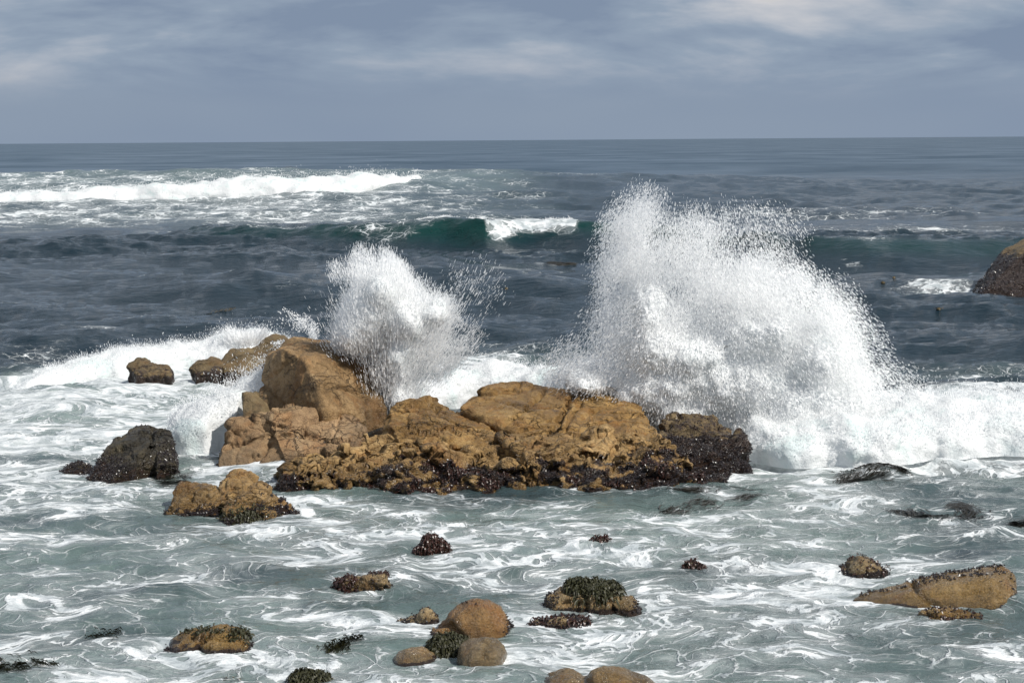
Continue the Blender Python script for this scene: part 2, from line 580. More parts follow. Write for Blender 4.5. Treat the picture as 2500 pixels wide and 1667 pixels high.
    # beyond a few hundred metres the waves are smaller than a pixel: their averaged look
    fd = t.n('ShaderNodeBsdfDiffuse', {'Color': t.mix(foam, (0.022, 0.044, 0.066), white), 'Roughness': .5, 'Normal': bump})
    fg_ = t.n('ShaderNodeBsdfGlossy', {'Color': (.84, .92, 1.0, 1), 'Roughness': .28, 'Normal': bump})
    gf = t.math('MULTIPLY', t.math('SUBTRACT', 1.0, foam), t.smooth(t.noise(t.vmath('MULTIPLY', pos, (.02, .035, 0)), 1.0, 6.0, .65), .35, .65, .22, .46, 'LINEAR'))
    fm = t.n('ShaderNodeMixShader', {0: gf, 1: fd, 2: fg_})
    mx = t.n('ShaderNodeMixShader', {0: t.smooth(dist, 130.0, 420.0, 0, 1, 'LINEAR'), 1: bs, 2: fm})
    t.n('ShaderNodeOutputMaterial', {0: mx})
    o = link('sea', me, m, kind='structure')
    return o


build_sea()
#@@ROCKS


# ------------------------------------------------------------------ rock materials
def rock_material(name, dark, mid, light, rough=0.62, sheen=0.25, grain=55.0, wetcol=(0.016, 0.012, 0.010), moss=None, crk=1.0, coat=0.0):
    m, t = new_mat(name)
    pos = t.n('ShaderNodeNewGeometry').outputs['Position']
    big = t.noise(pos, 0.9, 6.0, .62, .4)
    med = t.noise(pos, 5.5, 6.0, .65)
    fine = t.noise(pos, grain, 3.0, .7)
    spk = t.n('ShaderNodeTexVoronoi', {'Vector': pos, 'Scale': grain * .9}).outputs[0]
    f = t.math('ADD', t.math('MULTIPLY', big, .55), t.math('MULTIPLY', med, .45))
    col = t.ramp(f, [(.36, dark), (.48, mid), (.62, light)])
    # rust and ochre stains
    st = t.smooth(t.noise(t.vmath('MULTIPLY', pos, (1, 1, .45)), 2.1, 5.0, .6, .8), .50, .66)
    col = t.mix(t.math('MULTIPLY', st, .55), col, (mid[0] * 1.05, mid[1] * .78, mid[2] * .52))
    col = t.mix(t.smooth(fine, .44, .74, 0, .55), col, (light[0] * 1.15, light[1] * 1.1, light[2] * 1.0))
    col = t.mix(t.smooth(fine, .46, .30, 0, .75), col, (dark[0] * .55, dark[1] * .5, dark[2] * .5))
    col = t.mix(.8, col, t.n('ShaderNodeCombineColor', {0: t.smooth(t.attr('cell'), 0, 1, .62, 1.18), 1: t.smooth(t.attr('cell'), 0, 1, .60, 1.18), 2: t.smooth(t.attr('cell'), 0, 1, .55, 1.2)}), 'MULTIPLY')
    # joints in the rock, crack shadow painted in as dark lines
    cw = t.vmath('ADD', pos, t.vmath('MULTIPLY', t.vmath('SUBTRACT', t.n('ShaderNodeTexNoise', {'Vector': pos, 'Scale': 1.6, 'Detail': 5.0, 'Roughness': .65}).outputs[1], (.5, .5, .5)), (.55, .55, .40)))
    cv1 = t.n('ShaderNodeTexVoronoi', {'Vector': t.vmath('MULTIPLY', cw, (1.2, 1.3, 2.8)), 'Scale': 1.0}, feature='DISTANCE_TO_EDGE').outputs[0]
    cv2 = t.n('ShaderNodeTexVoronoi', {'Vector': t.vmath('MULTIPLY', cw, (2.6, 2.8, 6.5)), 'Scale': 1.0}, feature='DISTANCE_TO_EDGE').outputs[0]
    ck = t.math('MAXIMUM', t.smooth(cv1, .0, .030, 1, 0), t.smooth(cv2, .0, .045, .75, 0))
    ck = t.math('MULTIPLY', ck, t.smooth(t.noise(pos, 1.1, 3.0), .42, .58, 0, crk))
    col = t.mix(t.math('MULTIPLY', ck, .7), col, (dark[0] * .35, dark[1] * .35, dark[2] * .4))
    wet = t.attr('wet')
    brk = t.noise(pos, 9.0, 6.0, .68)
    wm = t.smooth(t.math('ADD', wet, t.math('MULTIPLY', t.math('SUBTRACT', brk, .5), 1.5)), .42, .60)
    wc = t.mix(t.noise(pos, 14.0, 4.0), wetcol, (wetcol[0] * 3.2, wetcol[1] * 2.4, wetcol[2] * 2.0))
    col = t.mix(wm, col, wc)
    if moss:
        ms = t.smooth(t.math('ADD', t.attr('moss'), t.math('MULTIPLY', t.math('SUBTRACT', brk, .5), 1.3)), .45, .65)
        col = t.mix(ms, col, moss)
    damp_shade = t.smooth(t.attr('damp_shade'), 0, 1)
    col = t.mix(t.math('MULTIPLY', damp_shade, .55), col, t.mix(.72, col, (0.02, .012, .006)))  # darker tone for wet rock, also for shade painted on some rocks
    rg = t.math('MULTIPLY_ADD', med, .30, rough - .15)
    rg = t.math('SUBTRACT', rg, t.math('MULTIPLY', damp_shade, .28))
    rg = t.math('SUBTRACT', rg, t.math('MULTIPLY', wm, .22), clamp=True)
    h = t.math('ADD', t.math('MULTIPLY', fine, .020), t.math('MULTIPLY', t.noise(pos, 15.0, 6.0, .7), .065))
    h = t.math('ADD', h, t.math('MULTIPLY', spk, .008))
    h = t.math('SUBTRACT', h, t.math('MULTIPLY', ck, .05))
    bump = t.n('ShaderNodeBump', {'Strength': .9, 'Distance': 1.0, 'Height': h})
    b = t.n('ShaderNodeBsdfPrincipled', {'Base Color': col, 'Roughness': rg, 'Normal': bump, 'IOR': 1.45, 'Coat Weight': coat, 'Coat Roughness': .10, 'Coat Normal': bump})
    t.n('ShaderNodeOutputMaterial', {0: b})
    return m


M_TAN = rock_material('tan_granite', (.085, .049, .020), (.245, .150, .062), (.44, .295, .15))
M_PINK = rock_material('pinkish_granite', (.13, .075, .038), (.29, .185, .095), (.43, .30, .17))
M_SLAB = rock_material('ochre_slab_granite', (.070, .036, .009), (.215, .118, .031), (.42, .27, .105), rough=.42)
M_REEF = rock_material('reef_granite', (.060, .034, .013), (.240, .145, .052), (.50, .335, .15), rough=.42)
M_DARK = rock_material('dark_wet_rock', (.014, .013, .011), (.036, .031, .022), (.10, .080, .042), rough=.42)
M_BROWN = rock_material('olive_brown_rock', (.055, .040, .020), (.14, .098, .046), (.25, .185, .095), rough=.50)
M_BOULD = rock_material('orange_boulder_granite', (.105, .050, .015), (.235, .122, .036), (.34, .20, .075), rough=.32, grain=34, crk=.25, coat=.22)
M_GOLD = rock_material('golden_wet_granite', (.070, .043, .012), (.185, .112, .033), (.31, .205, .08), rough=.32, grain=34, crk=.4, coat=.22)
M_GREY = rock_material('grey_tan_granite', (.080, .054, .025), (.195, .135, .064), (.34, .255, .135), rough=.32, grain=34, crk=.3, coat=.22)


def simple_mat(name, col, rough=.5, col2=None, scale=20.0):
    m, t = new_mat(name)
    pos = t.n('ShaderNodeNewGeometry').outputs['Position']
    c = t.mix(t.noise(pos, scale, 3.0), col, col2 or tuple(min(1, x * 1.8) for x in col))
    b = t.n('ShaderNodeBsdfPrincipled', {'Base Color': c, 'Roughness': rough})
    t.n('ShaderNodeOutputMaterial', {0: b})
    return m


M_MUSSEL = simple_mat('mussel_shell', (.010, .009, .011), .30, (.045, .034, .034), 30)
M_WEED = simple_mat('olive_seaweed', (.010, .011, .003), .55, (.042, .040, .008), 12)
M_REDWEED = simple_mat('dark_red_seaweed', (.018, .008, .006), .36, (.060, .022, .014), 12)
M_KELP = simple_mat('black_kelp', (.010, .009, .007), .34, (.035, .030, .018), 9)
M_BULB = simple_mat('brown_kelp', (.045, .030, .008), .40, (.11, .075, .02), 9)


# ------------------------------------------------------------------ rock builder
def hull_into(bm, pts):
    vs = [bm.verts.new(p) for p in pts]
    r = bmesh.ops.convex_hull(bm, input=vs, use_existing_faces=False)
    junk = {g for g in list(r['geom_interior']) + list(r['geom_unused']) if isinstance(g, bmesh.types.BMVert)}
    for v in junk:
        if v.is_valid:
            bm.verts.remove(v)


def lens(outline, ybase, thick, pw=2.2, xc=None, yfront=None, flat=0.0):
    """rounded stone whose silhouette is the outline (photo pixels); it stands on the water at row ybase"""
    o = np.array(outline, float)
    cx = o[:, 0].mean() if xc is None else xc
    Y0 = G(cx, ybase)[1] + thick if yfront is None else yfront + thick
    wpt = P(o[:, 0], o[:, 1], np.full(len(o), Y0))
    c = P(cx, ybase, Y0)
    wpt = np.concatenate([wpt, wpt * [1, 1, 0] + [0, 0, -.35]])
    out = []
    for f in (-1, -.93, -.75, -.45, 0, .4, .75, 1):
        s = max(0.04, 1 - abs(f) ** pw) ** (1 / pw)
        q = wpt.copy()
        q[:, 0] = c[0] + (q[:, 0] - c[0]) * s
        q[:, 2] = -0.12 + (q[:, 2] + 0.12) * s
        q[:, 1] = Y0 + f * thick
        out.append(q)
    return np.concatenate(out)


def slab(pts, back=1.2, shrink=.85, bottom=-0.5):
    p = np.array([P(a, b, y) for a, b, y in pts])
    c = p.mean(0)
    bk = p.copy()
    bk[:, 1] += back
    bk[:, 0] = c[0] + (bk[:, 0] - c[0]) * shrink
    bk[:, 2] -= .12
    lo = np.concatenate([p, bk])
    lo[:, 2] = bottom
    return np.concatenate([p, bk, lo])


def box_chunk(c, size, rot, r):
    k = np.array([[x, y, z] for x in (-1, 1) for y in (-1, 1) for z in (-1, 1)], float)
    k += r.normal(0, .22, k.shape)
    k *= np.array(size) * .5
    M = np.array(Matrix.Rotation(rot[2], 3, 'Z') @ Matrix.Rotation(rot[1], 3, 'Y') @ Matrix.Rotation(rot[0], 3, 'X'))
    return k @ M.T + c


def poly_dist(px, py, line):
    best = np.full(len(px), 1e9)
    for (x0, y0), (x1, y1) in zip(line[:-1], line[1:]):
        dx, dy = x1 - x0, y1 - y0
        L = dx * dx + dy * dy
        t = np.clip(((px - x0) * dx + (py - y0) * dy) / L, 0, 1)
        best = np.minimum(best, np.hypot(px - x0 - t * dx, py - y0 - t * dy))
    return best


def make_rock(name, label, chunks, mat, voxel=.035, smooth_it=3, amp=(.10, .9), fine=.020, blocks=None, cracks=(),
              crack_depth=.06, crack_px=4.0, wet=(.2, .25), wet_extra=None, damp_shade=None, seed=1, cat='rock', group=None,
              bumps=(), moss=None, wetn=.22):
    bm = bmesh.new()
    for c in chunks:
        hull_into(bm, c)
    me0 = bpy.data.meshes.new('tmp')
    bm.to_mesh(me0)
    bm.free()
    ob = bpy.data.objects.new('tmp', me0)
    COL.objects.link(ob)
    md = ob.modifiers.new('r', 'REMESH')
    md.mode = 'VOXEL'
    md.voxel_size = voxel
    dg = bpy.context.evaluated_depsgraph_get()
    ev = ob.evaluated_get(dg)
    me = bpy.data.meshes.new_from_object(ev)
    bpy.data.objects.remove(ob)
    n = len(me.vertices)
    v = np.empty(n * 3, np.float32)
    me.vertices.foreach_get('co', v)
    v = v.reshape(-1, 3).astype(float)
    ed = np.empty(len(me.edges) * 2, np.int32)
    me.edges.foreach_get('vertices', ed)
    ed = ed.reshape(-1, 2)
    deg = np.bincount(ed.ravel(), minlength=n)[:, None]
    for _ in range(smooth_it):
        acc = np.zeros_like(v)
        for ax in range(3):
            acc[:, ax] = np.bincount(ed[:, 0], v[ed[:, 1], ax], n) + np.bincount(ed[:, 1], v[ed[:, 0], ax], n)
        v = .5 * v + .5 * acc / np.maximum(deg, 1)

    def normals():
        me.vertices.foreach_set('co', v.astype(np.float32).ravel())
        me.update()
        a = np.empty(n * 3, np.float32)
        me.vertex_normals.foreach_get('vector', a)
        return a.reshape(-1, 3).astype(float)
    nv = normals()
    off = seed * 13.7
    d = amp[0] * fbm(v * amp[1] + off, 4, .5, seed)
    cell = .5 + .5 * np.clip(fbm(v * .7 + off, 2), -1, 1)
    if blocks:
        bamp, bscale, bgap, bdep = blocks
        wv = v + .18 * np.stack([fbm(v * 1.3 + off, 2), fbm(v * 1.3 + off + 9, 2), fbm(v * 1.3 + off + 19, 2)], 1)
        f1, f2, idn, rel = voronoi(wv * np.array(bscale) + off, seed)
        cell = _RND[idn, 2]
        d += bamp * (_RND[idn, 0] - .5) * 1.6 + bamp * 2.6 * (rel * _GR[idn]).sum(1) - bdep * np.exp(-((f2 - f1) / bgap) ** 2)
        f1, f2, idn, rel = voronoi(wv * np.array(bscale) * 2.4 + off * 1.3, seed + 3)
        cell = .6 * cell + .4 * _RND[idn, 2]
        d += .35 * bamp * (_RND[idn, 1] - .5) * 2 + bamp * 1.2 * (rel * _GR[idn]).sum(1) - .45 * bdep * np.exp(-((f2 - f1) / bgap) ** 2)
    v = v + nv * d[:, None]
    nv = normals()
    d2 = fine * fbm(v * 6.5 + off, 3, .55, seed + 5) - fine * 1.1 * np.clip(.12 - np.abs(perlin(v * 2.4 + off, seed + 8)), 0, 1) * 8 * .5
    if cracks:
        px, py = project(v)
        jit = 3.5 * perlin(v * 3.0 + 4, 3) + 1.5 * perlin(v * 9.0 + 7, 4)
        for ln, dep, wpx in cracks:
            dd = poly_dist(px + jit, py + jit, ln)
            d2 -= dep * 1.35 * np.exp(-(dd / (wpx * 1.2)) ** 2)
    for bx, by, br, bh in bumps:
        px, py = project(v)
        d2 += bh * np.exp(-(((px - bx) ** 2 + (py - by) ** 2) / br ** 2))
    v = v + nv * d2[:, None]
    nv = normals()
    for p in me.polygons:
        break
    me.polygons.foreach_set('use_smooth', np.ones(len(me.polygons), bool))
    px, py = project(v)
    wt = sstep(v[:, 2] + wetn * fbm(v * 1.6 + 3, 3, .5, seed), wet[0] + wet[1], wet[0] - wet[1]) if wet else np.zeros(n)
    if wet_extra is not None:
        wt = np.maximum(wt, wet_extra(px, py, v, nv))
    dm = sstep(v[:, 2] + wetn * perlin(v * 2.0, 3), 2.2 * wetn + .05, .02)
    if damp_shade is not None:
        dm = np.maximum(dm, damp_shade(px, py, v, nv))
    add_attr(me, 'wet', wt)
    add_attr(me, 'cell', cell)
    add_attr(me, 'damp_shade', dm)
    add_attr(me, 'moss', moss(px, py, v, nv) if moss else np.zeros(n))
    me.materials.clear()
    o = link(name, me, mat, label=label, cat=cat, group=group)
    o['_tmp'] = 0
    del o['_tmp']
    return o, v, nv, wt


def scatter(v, nv, weight, count, r):
    w_ = np.clip(weight, 0, None)
    if w_.sum() <= 0:
        return np.zeros((0, 3)), np.zeros((0, 3))
    i = r.choice(len(v), size=count, p=w_ / w_.sum())
    return v[i] + r.normal(0, .012, (count, 3)), nv[i]


def basis(nrm, r):
    t = r.normal(size=nrm.shape)
    t -= (t * nrm).sum(1)[:, None] * nrm
    t /= np.linalg.norm(t, axis=1)[:, None] + 1e-9
    return t, np.cross(nrm, t)


OCT_F = np.array([[0, 2, 4], [2, 1, 4], [1, 3, 4], [3, 0, 4], [2, 0, 5], [1, 2, 5], [3, 1, 5], [0, 3, 5]])


def mussels(parent, v, nv, weight, count, size=.055, seed=1, up=None):
    """a crust of mussel shells on a rock"""
    r = np.random.default_rng(seed)
    c, nn = scatter(v, nv, weight, count, r)
    if not len(c):
        return None
    nn = nn + r.normal(0, .45, nn.shape)
    nn /= np.linalg.norm(nn, axis=1)[:, None]
    t, b = basis(nn, r)
    s = size * r.uniform(.55, 1.25, len(c))[:, None]
    P6 = np.stack([c - t * s * .32, c + t * s * .32, c - b * s * .24, c + b * s * .24, c + nn * s * .55, c - nn * s * .4], 1)
    fa = (OCT_F[None] + (np.arange(len(c)) * 6)[:, None, None]).reshape(-1, 3)
    me = mesh_np('mussels', P6.reshape(-1, 3), fa, smooth=False)
    o = link('mussel_bed', me, M_MUSSEL, kind='stuff')
    child_of(o, parent)
    return o


def weed(parent, v, nv, weight, count, length=.14, width=.012, mat=None, seed=1, name='seaweed', droop=1.0):
    r = np.random.default_rng(seed)
    c, nn = scatter(v, nv, weight, count, r)
    if not len(c):
        return None
    nn = nn + r.normal(0, .5, nn.shape)
    nn /= np.linalg.norm(nn, axis=1)[:, None]
    t, b = basis(nn, r)
    L = length * r.uniform(.4, 1.3, len(c))[:, None]
    wd = width * r.uniform(.6, 1.5, len(c))[:, None]
    dn = np.array([0, 0, -1.0])
    p0 = c - nn * .01
    p1 = c + nn * L * .45
    p2 = p1 + (nn * .35 + dn * .45 * droop + t * .3) * L * .6
    p3 = p2 + (nn * .1 + dn * .8 * droop + t * .4) * L * .45
    pts = np.stack([p0 - b * wd * .5, p0 + b * wd * .5, p1 - b * wd, p1 + b * wd, p2 - b * wd * .9, p2 + b * wd * .9, p3], 1)
    q = np.array([[0, 1, 3], [0, 3, 2], [2, 3, 5], [2, 5, 4], [4, 5, 6]])
    fa = (q[None] + (np.arange(len(c)) * 7)[:, None, None]).reshape(-1, 3)
    me = mesh_np('weed', pts.reshape(-1, 3), fa)
    o = link(name, me, mat or M_WEED, kind='stuff')
    if parent is not None:
        child_of(o, parent)
    return o


# ------------------------------------------------------------------ the outcrop
def up(nv):
    return np.clip(nv[:, 2], 0, 1)


def front(nv):
    return (nv[:, 1] < .35).astype(float)


# tall tan rock
T = [slab([(692, 850, 41.7), (742, 880, 41.1), (778, 938, 40.5), (795, 1005, 40.1),
           (648, 862, 42.5), (628, 955, 42.0), (634, 1015, 41.8), (682, 840, 42.4),
           (800, 842, 43.0), (850, 860, 43.1), (890, 1005, 41.0)], back=2.2),
     slab([(840, 866, 42.9), (862, 858, 43.2), (912, 858, 43.4), (940, 1000, 41.7), (880, 1000, 41.2), (850, 930, 41.6)], back=1.5)]
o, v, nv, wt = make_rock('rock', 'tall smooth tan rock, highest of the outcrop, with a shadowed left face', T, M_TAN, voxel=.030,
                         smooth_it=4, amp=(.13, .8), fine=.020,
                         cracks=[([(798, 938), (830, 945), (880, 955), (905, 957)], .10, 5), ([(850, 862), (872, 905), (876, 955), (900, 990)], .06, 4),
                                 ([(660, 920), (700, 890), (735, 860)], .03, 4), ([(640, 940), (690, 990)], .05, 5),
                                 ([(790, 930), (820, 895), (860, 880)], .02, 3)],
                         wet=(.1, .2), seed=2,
                         damp_shade=lambda px, py, v, nv: sstep(px, 855, 905) * .95 + .5 * sstep(px, 720, 660) * sstep(py, 900, 960))  # shadow painted on the right end; dark algae and shade on lower left
# small knob at its left foot
o, v, nv, wt = make_rock('rock', 'narrow dark brown knob wedged at the left foot of the tall tan rock',
                         [slab([(592, 962, 40.6), (612, 958, 40.7), (640, 990, 40.3), (650, 1015, 40.1), (600, 1040, 40.0), (590, 1000, 40.3)], back=.9)],
                         M_BROWN, voxel=.035, amp=(.08, 1.4), wet=(.35, .3), seed=5)
mussels(o, v, nv, wt * front(nv), 500, .05, 3)
# pinkish lower slab
U = [slab([(655, 990, 40.2), (733, 979, 40.6), (775, 983, 40.7), (795, 998, 40.4), (840, 1010, 40.3), (895, 1048, 39.7),
           (880, 1090, 39.0), (815, 1118, 38.6), (690, 1120, 38.7), (660, 1045, 39.6)], back=.7),
     slab([(563, 1038, 40.0), (600, 1032, 40.1), (668, 1040, 39.8), (680, 1100, 39.2), (560, 1085, 39.7)], back=.8),
     slab([(540, 1094, 39.6), (600, 1082, 39.5), (700, 1085, 39.2), (815, 1100, 38.7), (800, 1140, 38.2), (676, 1152, 38.6), (527, 1152, 38.8), (524, 1130, 39.1)], back=1.0),
     slab([(640, 1000, 40.1), (690, 990, 40.1), (690, 1030, 39.7), (625, 1035, 39.9)], back=.6)]
o, v, nv, wt = make_rock('rock', 'pinkish tan rock with layered ledges in front of the tall rock', U, M_PINK, voxel=.028, smooth_it=3,
                         amp=(.05, 1.1), fine=.016, blocks=(.080, (.70, .9, 1.6), .035, .03),
                         cracks=[([(560, 1090), (640, 1065), (720, 1060), (800, 1075), (850, 1080)], .07, 4), ([(600, 1150), (640, 1110), (660, 1085)], .06, 4),
                                 ([(655, 1035), (700, 1045), (760, 1062), (815, 1062), (825, 1030), (830, 1010)], .05, 3.5)],
                         wet=(.05, .22), seed=8,
                         damp_shade=lambda px, py, v, nv: .8 * sstep(px, 820, 880))  # shaded right side of the rock painted darker
mussels(o, v, nv, wt * front(nv) + .35 * front(nv) * blob(*project(v), 800, 1095, 60, 18), 1500, .05, 4)

# the two big slabs on the right
W1 = [slab([(925, 1060, 38.9), (962, 1058, 38.3), (950, 988, 39.8), (985, 980, 40.3), (1040, 975, 40.6), (1062, 977, 40.6),
            (1110, 1002, 40.1), (1215, 1052, 38.9), (1200, 1085, 38.0), (1090, 1092, 37.9), (975, 1085, 38.0)], back=.9)]
o, v, nv, wt = make_rock('rock', 'ochre wedge shaped slab with a dark left end, middle of the outcrop', W1, M_SLAB, voxel=.025, smooth_it=3,
                         amp=(.06, 1.2), fine=.024, blocks=(.040, (.8, .9, 1.4), .035, .035),
                         cracks=[([(962, 1010), (1010, 1000), (1060, 1025), (1120, 1060)], .05, 3.5), ([(1040, 976), (1070, 1010), (1130, 1040), (1190, 1070)], .05, 3.5),
                                 ([(985, 1060), (1050, 1040), (1100, 1045)], .04, 3)],
                         wet=(-.1, .2), seed=11)
W2 = [slab([(1122, 996, 40.2), (1150, 972, 40.7), (1192, 943, 41.3), (1216, 937, 41.6), (1270, 934, 41.9), (1330, 946, 41.7),
            (1400, 957, 41.5), (1225, 1050, 39.1), (1330, 1078, 38.2), (1420, 1085, 38.0), (1405, 960, 41.4)], back=1.0),
      slab([(1395, 958, 41.4), (1412, 952, 41.6), (1500, 951, 41.8), (1516, 957, 41.6), (1562, 988, 41.0), (1570, 1014, 40.4),
            (1600, 1050, 39.3), (1580, 1085, 38.2), (1330, 1082, 38.1), (1360, 1010, 40.0)], back=1.0)]
o, v, nv, wt = make_rock('rock', 'broad ochre slab with long diagonal cracks, largest of the outcrop', W2, M_SLAB, voxel=.026, smooth_it=3,
                         amp=(.05, 1.0), fine=.020, blocks=(.028, (.5, .6, 1.0), .030, .030),
                         cracks=[([(1232, 1036), (1285, 995), (1330, 955)], .07, 3.5), ([(1345, 1062), (1380, 1000), (1402, 958)], .11, 5),
                                 ([(1378, 1050), (1395, 1015), (1418, 980)], .07, 4), ([(1240, 985), (1290, 1000), (1345, 1025)], .04, 3),
                                 ([(1420, 1020), (1460, 1000), (1500, 975)], .05, 3.5), ([(1250, 1038), (1350, 1026), (1400, 1018)], .03, 2.5),
                                 ([(1140, 962), (1200, 960), (1262, 955), (1268, 935)], .05, 3.5), ([(1440, 1000), (1520, 985), (1570, 1000)], .05, 3.5),
                                 ([(1270, 1050), (1340, 1040), (1420, 1050), (1500, 1020), (1590, 1010)], .05, 3)],
                         wet=(-.2, .2), seed=14,
                         damp_shade=lambda px, py, v, nv: .55 * blob(px, py, 1250, 990, 110, 28) + .3 * blob(px, py, 1450, 1000, 60, 20))

# long fractured reef in front
rr = np.random.default_rng(5)
V_ = [slab([(690, 1160, 38.0), (720, 1130, 38.3), (800, 1108, 38.7), (880, 1075, 39.2), (940, 1062, 39.2), (960, 1100, 38.0), (830, 1195, 36.9), (730, 1192, 37.1)], back=.5),
      slab([(860, 1085, 38.8), (950, 1058, 39.2), (1100, 1080, 38.4), (1230, 1058, 38.8), (1300, 1110, 37.6), (1290, 1165, 36.9), (1150, 1206, 36.3), (960, 1212, 36.2), (850, 1196, 36.6)], back=.8),
      slab([(1200, 1062, 38.8), (1330, 1075, 38.3), (1460, 1080, 38.2), (1600, 1050, 39.2), (1640, 1100, 38.0), (1560, 1160, 37.0), (1450, 1196, 36.4), (1330, 1180, 36.7), (1280, 1120, 37.6)], back=.8),
      slab([(1280, 1160, 37.0), (1330, 1150, 37.1), (1480, 1150, 37.0), (1640, 1150, 37.0), (1740, 1165, 37.2), (1720, 1186, 36.8), (1560, 1190, 36.4), (1340, 1186, 36.5)], back=.8)]
base_l = [(700, 1170), (760, 1165), (900, 1170), (1000, 1175), (1150, 1180), (1300, 1165), (1500, 1160), (1650, 1150)]
for k in range(210):
    bx = rr.uniform(715, 1640)
    top = np.interp(bx, [700, 800, 900, 1250, 1600, 1640], [1150, 1120, 1085, 1085, 1070, 1080])
    bot = np.interp(bx, [700, 830, 1000, 1150, 1300, 1500, 1640], [1180, 1192, 1206, 1202, 1182, 1190, 1180])
    u = rr.random()
    by = top + (bot - top) * u
    Yd = np.interp(u, [0, 1], [38.5, 36.6])
    c = P(bx, by, Yd) - np.array([0, .03, .03])
    sx = rr.uniform(.25, .85)
    V_.append(box_chunk(c, (sx, rr.uniform(.25, .6), rr.uniform(.12, .36)), (rr.normal(.25, .28), rr.normal(-.12, .22), rr.normal(.2, .6)), rr))


def reef_wet(px, py, v, nv):
    ln = np.interp(px, [690, 760, 850, 1000, 1150, 1250, 1350, 1500, 1600, 1640], [1172, 1172, 1160, 1135, 1135, 1130, 1140, 1135, 1120, 1090])
    return sstep(py + 34 * fbm(v * 1.5, 4, .6, 4), ln - 58, ln + 22) * (.66 + .5 * np.clip(fbm(v * [1.8, 1.8, 3.0] + 5, 3, .6, 14) * 1.6, -1, .7))


o, v, nv, wt = make_rock('rock', 'long low fractured reef of tan blocks, dark with mussels along the waterline', V_, M_REEF, voxel=.024, smooth_it=1,
                         amp=(.05, 1.3), fine=.018, blocks=(.060, (1.15, 1.4, 3.0), .035, .055),
                         cracks=[([(1215, 1062), (1260, 1100), (1290, 1130), (1300, 1190)], .16, 8), ([(830, 1110), (812, 1140), (815, 1170)], .10, 6),
                                 ([(1420, 1110), (1470, 1115), (1530, 1120)], .10, 6)],
                         wet=None, wet_extra=reef_wet, seed=17)
px, py = project(v)
mussels(o, v, nv, np.clip(wt - .5, 0, 1) * front(nv) * (v[:, 2] > -.05), 8000, .050, 6)
weed(o, v, nv, np.clip(wt - .4, 0, 1) * front(nv) * (v[:, 2] > -.02) * sstep(fbm(v * 1.7, 2, .5, 9), .0, .3), 2600, .10, .012, M_REDWEED, 8)

# mussel covered right end
X_ = [slab([(1590, 1060, 39.2), (1628, 1030, 40.2), (1660, 1018, 40.6), (1705, 1012, 40.8), (1742, 1024, 40.6), (1790, 1055, 39.9), (1812, 1075, 39.5),
            (1806, 1125, 38.4), (1780, 1170, 37.5), (1700, 1192, 37.0), (1620, 1180, 37.0)], back=.8)]
o, v, nv, wt = make_rock('rock', 'black mussel covered rock at the right end of the outcrop', X_, M_BROWN, voxel=.036, smooth_it=2,
                         amp=(.14, 1.3), fine=.035, blocks=(.05, (1.3, 1.3, 2.0), .10, .06),
                         wet=None, wet_extra=lambda px, py, v, nv: .48 + .75 * sstep(py + 18 * fbm(v * 1.8, 2), 1055, 1085) * sstep(px, 1590, 1640), seed=21)
px, py = project(v)
mussels(o, v, nv, sstep(wt, .5, .9) * front(nv) * (v[:, 2] > -.05) + .06 * front(nv), 9000, .052, 9)
# small dark rock beside it
o, v, nv, wt = make_rock('rock', 'small black mussel covered rock just right of the outcrop',
                         [lens([(1768, 1156), (1772, 1140), (1795, 1126), (1815, 1130), (1828, 1140), (1834, 1156)], 1158, .28)],
                         M_DARK, voxel=.03, amp=(.05, 2.0), wet=(.5, .2), seed=23)
mussels(o, v, nv, front(nv) * (v[:, 2] > -.05), 900, .055, 10)

# rocks behind on the left
B_ = [slab([(535, 880, 52.2), (560, 852, 52.8), (600, 850, 52.8), (640, 872, 52.4), (640, 900, 51.8), (545, 905, 51.8)], back=1.0),
      slab([(590, 858, 53.0), (640, 838, 53.4), (700, 850, 52.8), (690, 880, 52.2), (600, 900, 51.9)], back=1.0),
      slab([(635, 835, 53.6), (668, 820, 54.0), (690, 822, 54.0), (718, 838, 53.6), (730, 855, 53.2), (640, 862, 53.2)], back=1.0)]
o, v, nv, wt = make_rock('rock', 'humped olive brown rock behind the left of the tall tan rock', B_, M_BROWN, voxel=.04, smooth_it=5,
                         amp=(.08, 1.2), fine=.028, wet=(.55, .25), seed=25)
o, v, nv, wt = make_rock('rock', 'low dark rock awash behind the outcrop, joined to the olive brown hump',
                         [slab([(466, 895, 52.2), (490, 880, 52.4), (520, 876, 52.4), (545, 890, 52.0), (540, 912, 51.6), (475, 912, 51.6)], back=.8)],
                         M_BROWN, voxel=.04, smooth_it=2, amp=(.12, 1.5), wet=(.5, .3), fine=.04, seed=26)
o, v, nv, wt = make_rock('rock', 'dark brown rock peeking out of white surf at the far left',
                         [slab([(310, 895, 52.4), (325, 876, 52.8), (340, 874, 52.8), (372, 886, 52.5), (415, 900, 52.0), (420, 916, 51.6), (330, 912, 51.7)], back=.8)],
                         M_BROWN, voxel=.04, smooth_it=2, amp=(.12, 1.6), wet=(.5, .3), fine=.04, seed=27)

